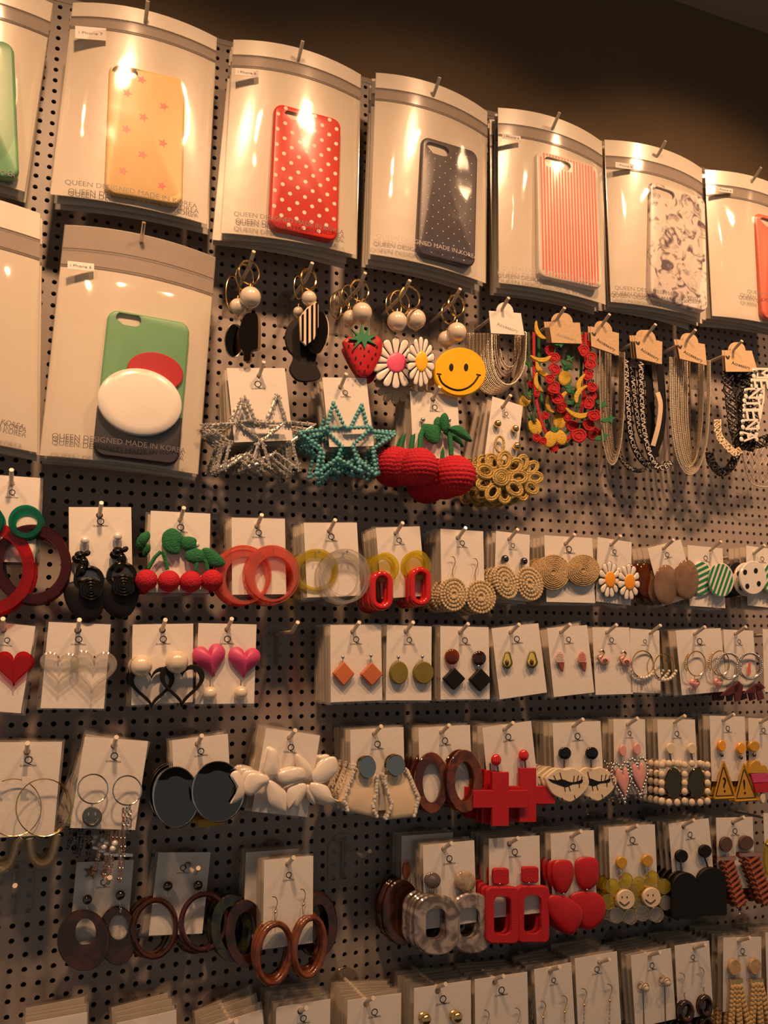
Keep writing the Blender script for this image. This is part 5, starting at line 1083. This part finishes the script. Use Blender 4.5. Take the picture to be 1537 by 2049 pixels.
for x, y, w_, h_, mt, bx, by, dd in ((309.5, 1858, 96, 126, CBRN, 336, 1773, .006), (408, 1845, 102, 124, CPUR, 396, 1771.5, .010)): b = it.ring('resin_hoop', x, y, w_, h_, 6, mt, dd, tilt=8); it.ball('metal_bead', bx, by, 10, GUNM, .008, par=b, u=18, v=12); it.ring('link', bx, by + 18, 9, 15, 1.1, GOLD, .009, par=b, n=12)
it.behind(1, 'translucent brown hoop earrings', gap=.014, spread=4, shift=.004)
it = ec((588, 1716), [(530.7, 1722), (628, 1712), (623.8, 1884), (523, 1902)], 'white card with polished reddish wooden hoop earrings', 'polished wooden hoop earrings')
for x, y, w_, h_, dd, wx, wy in ((549, 1908, 86, 132, .010, 549, 1795), (619.5, 1894.7, 79, 130, .010, 605, 1780)): b = it.ring('wooden_hoop', x, y, w_, h_, 6.8, WOODB, dd, dz=.012, seg=12, tilt=6); ear_wire(it, wx, wy, 48, GOLD, .006, b); it.ball('wire_bead', wx + 2, wy + 30, 3, GOLD, .006, par=b)
it.behind(2, 'polished wooden hoop earrings', gap=.011, spread=2, shift=.002)
it2 = ec((586, 1700), [(508, 1716), (600, 1708), (598, 1880), (502, 1896)], 'white card with dark green resin discs behind wooden hoops', 'dark green resin disc earrings', mat=PAPER, d=.030) if False else None
it = Item('earring_card', (588, 1716), 'white card with dark mottled resin hoops, behind the wooden hoops', 'earring card', .032); it.o['group'] = 'earring cards on the pegboard'
it.card([(492, 1706), (600, 1697), (592, 1868), (486, 1880)], PAPER)
flatring(it, 'dark_resin_ring', 462, 1856, 82, 134, 46, 90, GRND, .003, .004); flatring(it, 'dark_resin_ring', 490, 1866, 80, 134, 44, 88, TORTD, .007, .004); flatring(it, 'dark_resin_ring', 636, 1850, 74, 130, 40, 86, TORTD, .004, .004)
it.behind(3, 'dark mottled resin hoops', gap=.006, spread=1.5)
peg_hook((740, 1703), 'empty clear acrylic peg hook between the wooden and marbled hoops', mat=CLP)
it = ec((904, 1687), [(841, 1691), (946, 1683), (955.8, 1849), (854, 1853.6)], 'white card with grey marbled square-hole hoop earrings', 'grey marbled hoop earrings')
def sq(x0, y0, x1, y1, r, n=6): return rrect(x0, y0, x1, y1, r, n)
for a, hl, s_, mt, mt2, dd in (((827, 1789, 916, 1909), (849, 1816, 890, 1879), (864.5, 1761, 32, 32), MARB, MARB, .009), ((900, 1785, 984, 1906), (917, 1814, 957, 1875), (929.5, 1764, 42, 42), MARB, MARBB, .004)):
    b = it.poly('marbled_hoop', sq(*a, 38), mt, .004, dd, .0015, hole=sq(*hl, 15)); it.disc('round_stud', *s_, mt2, .003, .004, .001, dome=.001, par=b); it.ring('link', (a[0] + a[2]) / 2, a[1] - 4, 7, 16, 1, GOLD, dd + .003, par=b, n=12)
it.behind(3, 'grey marbled hoop earrings', gap=.008, spread=2)
it = Item('earring_card', (904, 1687), 'white card with dark oval discs, far behind the grey marbled hoops', 'earring card', .036); it.o['group'] = 'earring cards on the pegboard'
it.card([(800, 1672), (905, 1666), (908, 1822), (806, 1828)], PAPER, logo=False); it.disc('dark_oval', 803, 1825, 76, 132, TORTD, .003, .004, .001, n=36); it.disc('dark_oval', 840, 1822, 70, 120, TORTD, .003, .001, .001, n=36); it.disc('brown_stud', 812, 1740, 14, 36, WOODB, .003, .003)
it.behind(3, 'dark oval disc earrings', gap=.007, spread=1.5)
it = ec((1037, 1677), [(973, 1675.5), (1076.7, 1675), (1084, 1830), (984, 1832)], 'white card with red flocked square and open rectangle earrings', 'red flocked rectangle earrings')
for a, hl, s_, dd in (((970, 1772.6, 1036, 1887), (985, 1791, 1020, 1869), (984, 1736, 1016, 1769), .008), ((1030, 1770.7, 1097, 1885), (1045, 1789, 1080, 1867), (1042.5, 1733, 1075, 1765.5), .005)):
    b = it.poly('red_frame', sq(*a, 12), REDF, .004, dd, .0015, hole=sq(*hl, 13)); it.poly('red_square', sq(*s_, 6), REDF, .004, .004, .0012, par=b); it.ball('link', (s_[0] + s_[2]) / 2, a[1] - 4, 2.2, SILV, dd + .004, par=b)
it.behind(4, 'red flocked rectangle earrings', gap=.010, spread=.8)
it = ec((1163, 1663), [(1100, 1669.7), (1186.6, 1660), (1195, 1815), (1107, 1820)], 'white card with large smooth red pebble drop earrings', 'red pebble earrings')
def z7(L): return zz(L, 940, 1620, 2.5745)
for T_, B_, dd, lk in (([(470, 257), (515, 265), (532, 310), (525, 370), (490, 430), (460, 428), (430, 370), (423, 300), (440, 265)], [(440, 440), (500, 450), (560, 490), (580, 540), (560, 600), (520, 645), (480, 625), (420, 560), (400, 480), (410, 445)], .008, (484, 434)), ([(600, 242), (650, 255), (662, 310), (655, 370), (610, 413), (570, 405), (545, 350), (540, 280), (560, 250)], [(560, 422), (620, 422), (670, 440), (697, 500), (680, 570), (620, 618), (570, 600), (530, 540), (512, 450)], .003, (605, 413))):
    b = it.poly('red_pebble', spline(z7(B_), 4, True), REDM, .003, dd, .0014, dome=.002); it.poly('red_top_pebble', spline(z7(T_), 4, True), REDM, .003, dd, .0014, dome=.002, par=b); it.ball('link', *z7([lk])[0], 2.4, SILV, dd + .004, par=b)
it.behind(4, 'red pebble earrings', gap=.010, spread=1)
it = ec((1276, 1652), [(1215, 1655), (1308, 1650), (1318, 1800), (1223.5, 1805)], 'white card with yellow clear flowers and smiling cream centres', 'yellow clear flower earrings')
for x, y, sx, sy in ((1250, 1799, 1242, 1725.7), (1302, 1795, 1293.5, 1721.8)):
    b = it.disc('smiling_centre', x, y, 36, 40, CREAM, .003, .008, .0008, n=28); it.line('smile', spline([(x - 10, y + 5), (x, y + 12), (x + 10, y + 5)], 5), .0005, INK, dd=.0115, par=b)
    for ex in (-5, 5): it.disc('eye', x + ex, y - 4, 2.5, 4, INK, .0003, .0112, .00005, par=b, n=8)
    for k in range(7):
        a = 2 * PI * k / 7 + .3; it.ring('wire_petal', x + 33 * math.cos(a), y + 38 * math.sin(a), 29, 32, .9, GOLD, .005, par=b, n=20, seg=5)
        it.disc('yellow_petal', x + 33 * math.cos(a), y + 38 * math.sin(a), 27, 30, CYEL if a > PI * .95 and a < 2.05 * PI else CLP, .0008, .0045, .0002, par=b, n=18)
    it.disc('mustard_stud', sx, sy, 22, 25, MUST, .003, .004, .0008, par=b, n=20); it.line('link', [(sx, sy + 12), (sx + 4, sy + 34)], .0008, SILV, dd=.007, par=b)
it.behind(5, 'yellow clear flower earrings', gap=.009, spread=1.5)
it = ec((1389, 1641), [(1336, 1648), (1416, 1637.5), (1432, 1782), (1350, 1792)], 'white card with black discs above black arch earrings', 'black arch earrings')
for x0, x1, y0, y1, sx, sy, dd in ((1342, 1393, 1744, 1838, 1362, 1712.5, .008), (1392, 1449, 1734, 1831, 1409, 1702.5, .004)):
    w2 = (x1 - x0) / 2; P = [(x0 + w2 + w2 * math.cos(PI - PI * k / 12), y0 + 26 - 26 * math.sin(PI * k / 12)) for k in range(13)] + [(x1 + 2, y1 - 3), (x1 - 2, y1), (x0 + 4, y1), (x0, y1 - 3)]
    b = it.poly('black_arch', P, BLKM, .004, dd, .001); it.disc('black_stud', sx, sy, 25, 26, BLKM, .003, .004, .0008, par=b, n=24); it.line('link', [(sx, sy + 10), ((x0 + x1) / 2 - 3, y0 + 4)], .0010, GUNM, dd=dd + .002, par=b)
it.behind(4, 'black arch earrings', gap=.010, spread=1.5)
it = ec((1489, 1635), [(1432.5, 1637.5), (1506, 1633.6), (1510, 1776), (1436, 1780)], 'white card with brown discs and braided copper straps', 'braided copper strap earrings')
for a, b_, w_, s_, dd in (((1452, 1722), (1480, 1812), 30, (1451, 1689, 25, 31), .004), ((1500, 1714), (1532, 1806), 36, (1491, 1686, 29, 29), .008)):
    base = it.poly('strap', [(a[0] - w_ / 2, a[1]), (a[0] + w_ / 2, a[1]), (b_[0] + w_ / 2 * .8, b_[1]), (b_[0] - w_ / 2 * .8, b_[1])], COPP, .002, dd, .0005, smooth=False)
    for k in range(9):
        f = (k + .5) / 9; x, y = a[0] + (b_[0] - a[0]) * f, a[1] + (b_[1] - a[1]) * f
        for s2 in (-1, 1): it.line('plait', [(x + s2 * w_ * .45, y - 6), (x, y + 5), (x - s2 * w_ * .10, y + 9)], .0022, COPP, dd=dd + .003 + .0006 * s2, par=base)
    it.poly('metal_clip', [(a[0] - w_ / 2 - 2, a[1] - 8), (a[0] + w_ / 2 + 2, a[1] - 10), (a[0] + w_ / 2 + 2, a[1] - 2), (a[0] - w_ / 2 - 2, a[1])], ROSE, .004, dd, .0005, par=base, smooth=False); it.disc('brown_disc', *s_, BRWN, .003, .004, .0008, par=base, n=24)
it.behind(3, 'braided copper strap earrings', gap=.011, spread=1)
it = ec((1575, 1630), [(1527, 1628), (1596, 1625), (1600, 1762), (1532, 1766)], 'white card with yellow clear charm cut by the right edge', 'yellow charm at the right edge')
it.disc('yellow_charm', 1540, 1715, 26, 76, CYEL, .003, .003); it.ball('stud', 1535, 1690, 4, GOLD, .005)
# ------------------------------------------------------------------ bottom row of cards
def bottom(tip, q, label, sd, n, gap=.006, spread=2.5, lean=0, shift=.0015, **kw):
    it = ec(tip, q, label, sd, **kw); it._n = (n, sd, gap, spread, lean, shift); return it
def fin(it):
    n, sd, gap, spread, lean, shift = it._n; it.behind(n, sd, gap=gap, spread=spread, lean=lean, shift=shift)
def wires(it, L, mat=SILV, h=45, beads=True):
    for x, y in L:
        b = ear_wire(it, x, y, h, mat, .004)
        if beads: it.ball('wire_bead', x + 1, y + h * .72, 3, mat, .004, par=b); chain(it, [(x + 1, y + h), (x, y + h + 45)], 3, mat, .005, par=b)
it = bottom((117, 2070), [(46, 2046), (170, 2028), (175, 2200), (52, 2215)], 'dim card at the bottom edge, leftmost of the bottom row', 'leftmost bottom row card', 3, gap=.012, logo=True); wires(it, [(85, 2110), (140, 2100)]); fin(it)
it = bottom((291, 2056), [(229, 2047), (349, 2023), (360, 2190), (242, 2210)], 'tilted card at the bottom, below the brown hoops', 'tilted bottom card below brown hoops', 3, gap=.014, spread=3); wires(it, [(270, 2110), (320, 2100)]); fin(it)
it = bottom((473, 2044), [(400, 2056), (521, 2023), (545, 2180), (430, 2205)], 'card at the bottom edge, left of the plain tilted cards', 'bottom edge card with rising top', 5, gap=.010, spread=5, lean=-1); wires(it, [(450, 2110), (500, 2100)]); fin(it)
it = bottom((613, 2017), [(548, 2013), (655.4, 2003), (664, 2160), (554, 2170)], 'white card at the bottom, below the wooden hoops', 'bottom card below wooden hoops', 6, gap=.009, lean=.3); wires(it, [(580, 2085), (630, 2080)]); fin(it)
it = bottom((747, 1997), [(690.5, 1998), (797, 1992), (806, 2150), (697, 2158)], 'brighter white card at the bottom, left of gold ball studs', 'bottom card left of gold ball studs', 7, gap=.008, spread=3, lean=.6); wires(it, [(715, 2068), (775, 2064)]); fin(it)
it = bottom((892, 1969), [(824, 1974), (936.5, 1966), (948, 2120), (832, 2128)], 'white card at the bottom with shiny gold ball studs', 'gold ball stud earrings', 7, gap=.008, spread=2)
for x, y in ((852, 2039), (914.4, 2034.5)): it.ball('gold_ball', x, y, 12.5, GOLD, .006, u=24, v=16)
fin(it)
it = bottom((1008, 1953), [(945.6, 1957), (1050, 1948.6), (1062, 2100), (955, 2108)], 'white bottom card with thin silver wires, right of gold balls', 'silver wire earrings beside gold balls', 7, gap=.008, spread=2.5, lean=.4); wires(it, [(973, 2022), (1035, 2018)], SILV); fin(it)
it = bottom((1120, 1935), [(1068, 1941.5), (1141.6, 1924), (1152, 2075), (1076, 2088)], 'narrow bottom card with gold ear wires, turned away', 'gold ear wires on narrow card', 7, gap=.008, spread=3); wires(it, [(1086, 2004), (1129, 1993)], GOLD); fin(it)
it = bottom((1220, 1919), [(1146.6, 1917), (1230.7, 1905.5), (1246, 2056), (1160, 2066)], 'bottom card with silver beaded wire drops', 'silver beaded wire drops', 7, gap=.008, spread=2.5); wires(it, [(1168, 1979), (1219, 1970)], GOLD); fin(it)
it = bottom((1321, 1905), [(1262.6, 1914), (1342, 1895), (1352, 2039), (1270, 2056)], 'bottom card with wrapped pearls on long thin bars', 'pearls on long bars', 7, gap=.008, spread=2)
for x, y in ((1292, 1976), (1335, 1965)): b = it.ball('wrapped_pearl', x, y, 9, PEARL, .006, u=20, v=14); it.ring('gold_wrap', x, y, 15, 19, 1, GOLD, .010, par=b, n=16); it.line('long_bar', [(x - 5, y + 8), (x - 3, y + 90)], .0006, GUNM, dd=.005, par=b)
fin(it)
it = bottom((1412, 1890), [(1350.5, 1894), (1420, 1880), (1425, 2028), (1356, 2042)], 'bottom card with dark round link drop earrings', 'dark round link earrings', 7, gap=.008, spread=2)
for x, y, w_ in ((1372.4, 2024, 36), (1411, 2013, 33)): b = it.ring('dark_ring', x, y, w_, 48, 6.5, TORTD, .006, seg=10); ear_wire(it, x - 8, 1948 + (y - 2024), 40, SILV, .004, b); chain(it, [(x - 4, y - 40), (x, y - 20)], 4, SILV, .006, par=b); it.ring('lower_ring', x + 2, y + 42, w_, 48, 6.5, TORTD, .004, par=b, seg=10)
fin(it)
it = bottom((1501, 1876), [(1447, 1876.5), (1520, 1874), (1526, 2022), (1446, 2021.5)], 'bottom card with wooden studs and braided straw tassels', 'braided straw tassel earrings', 6, gap=.009, spread=1.5)
for sx, sy, L0 in ((1467.8, 1935, (1474, 1972)), (1509, 1933, (1516, 1968))):
    b = it.disc('wooden_stud', sx, sy, 25, 34, mk('pale_wood', (.62, .40, .20), .5, var=.3, vs_=200), .003, .004, .001, n=24)
    it.poly('metal_clip', [(sx - 8, 1958), (sx + 14, 1955), (sx + 15, 1965), (sx - 7, 1968)], GOLD, .004, .004, .0005, par=b, smooth=False)
    for k in range(3):
        m = MB(); x0, y0 = L0; x1 = x0 + (k - 1) * 14 + 8
        for t in range(22):
            f = t / 21; x, y = x0 + (k - 1) * 6 + (x1 - x0) * f, y0 + 95 * f
            for s2 in (-1, 1): p = it.P(x + s2 * 2.6, y + (2 if s2 > 0 else 0), .006 + .0015 * ((t + (s2 > 0)) % 2)); m.sphere((p.x, p.y, p.z), .0025, u=7, v=5, sz=1.2)
        m.obj('braided_strand', ROPE, b)
fin(it)
it = ec((1590, 1868), [(1530, 1866), (1598, 1862), (1604, 2005), (1536, 2010)], 'bottom card cut by the right edge, beside straw tassels', 'bottom card at the right edge')
it.behind(5, 'bottom card at the right edge', gap=.009, spread=1.5)
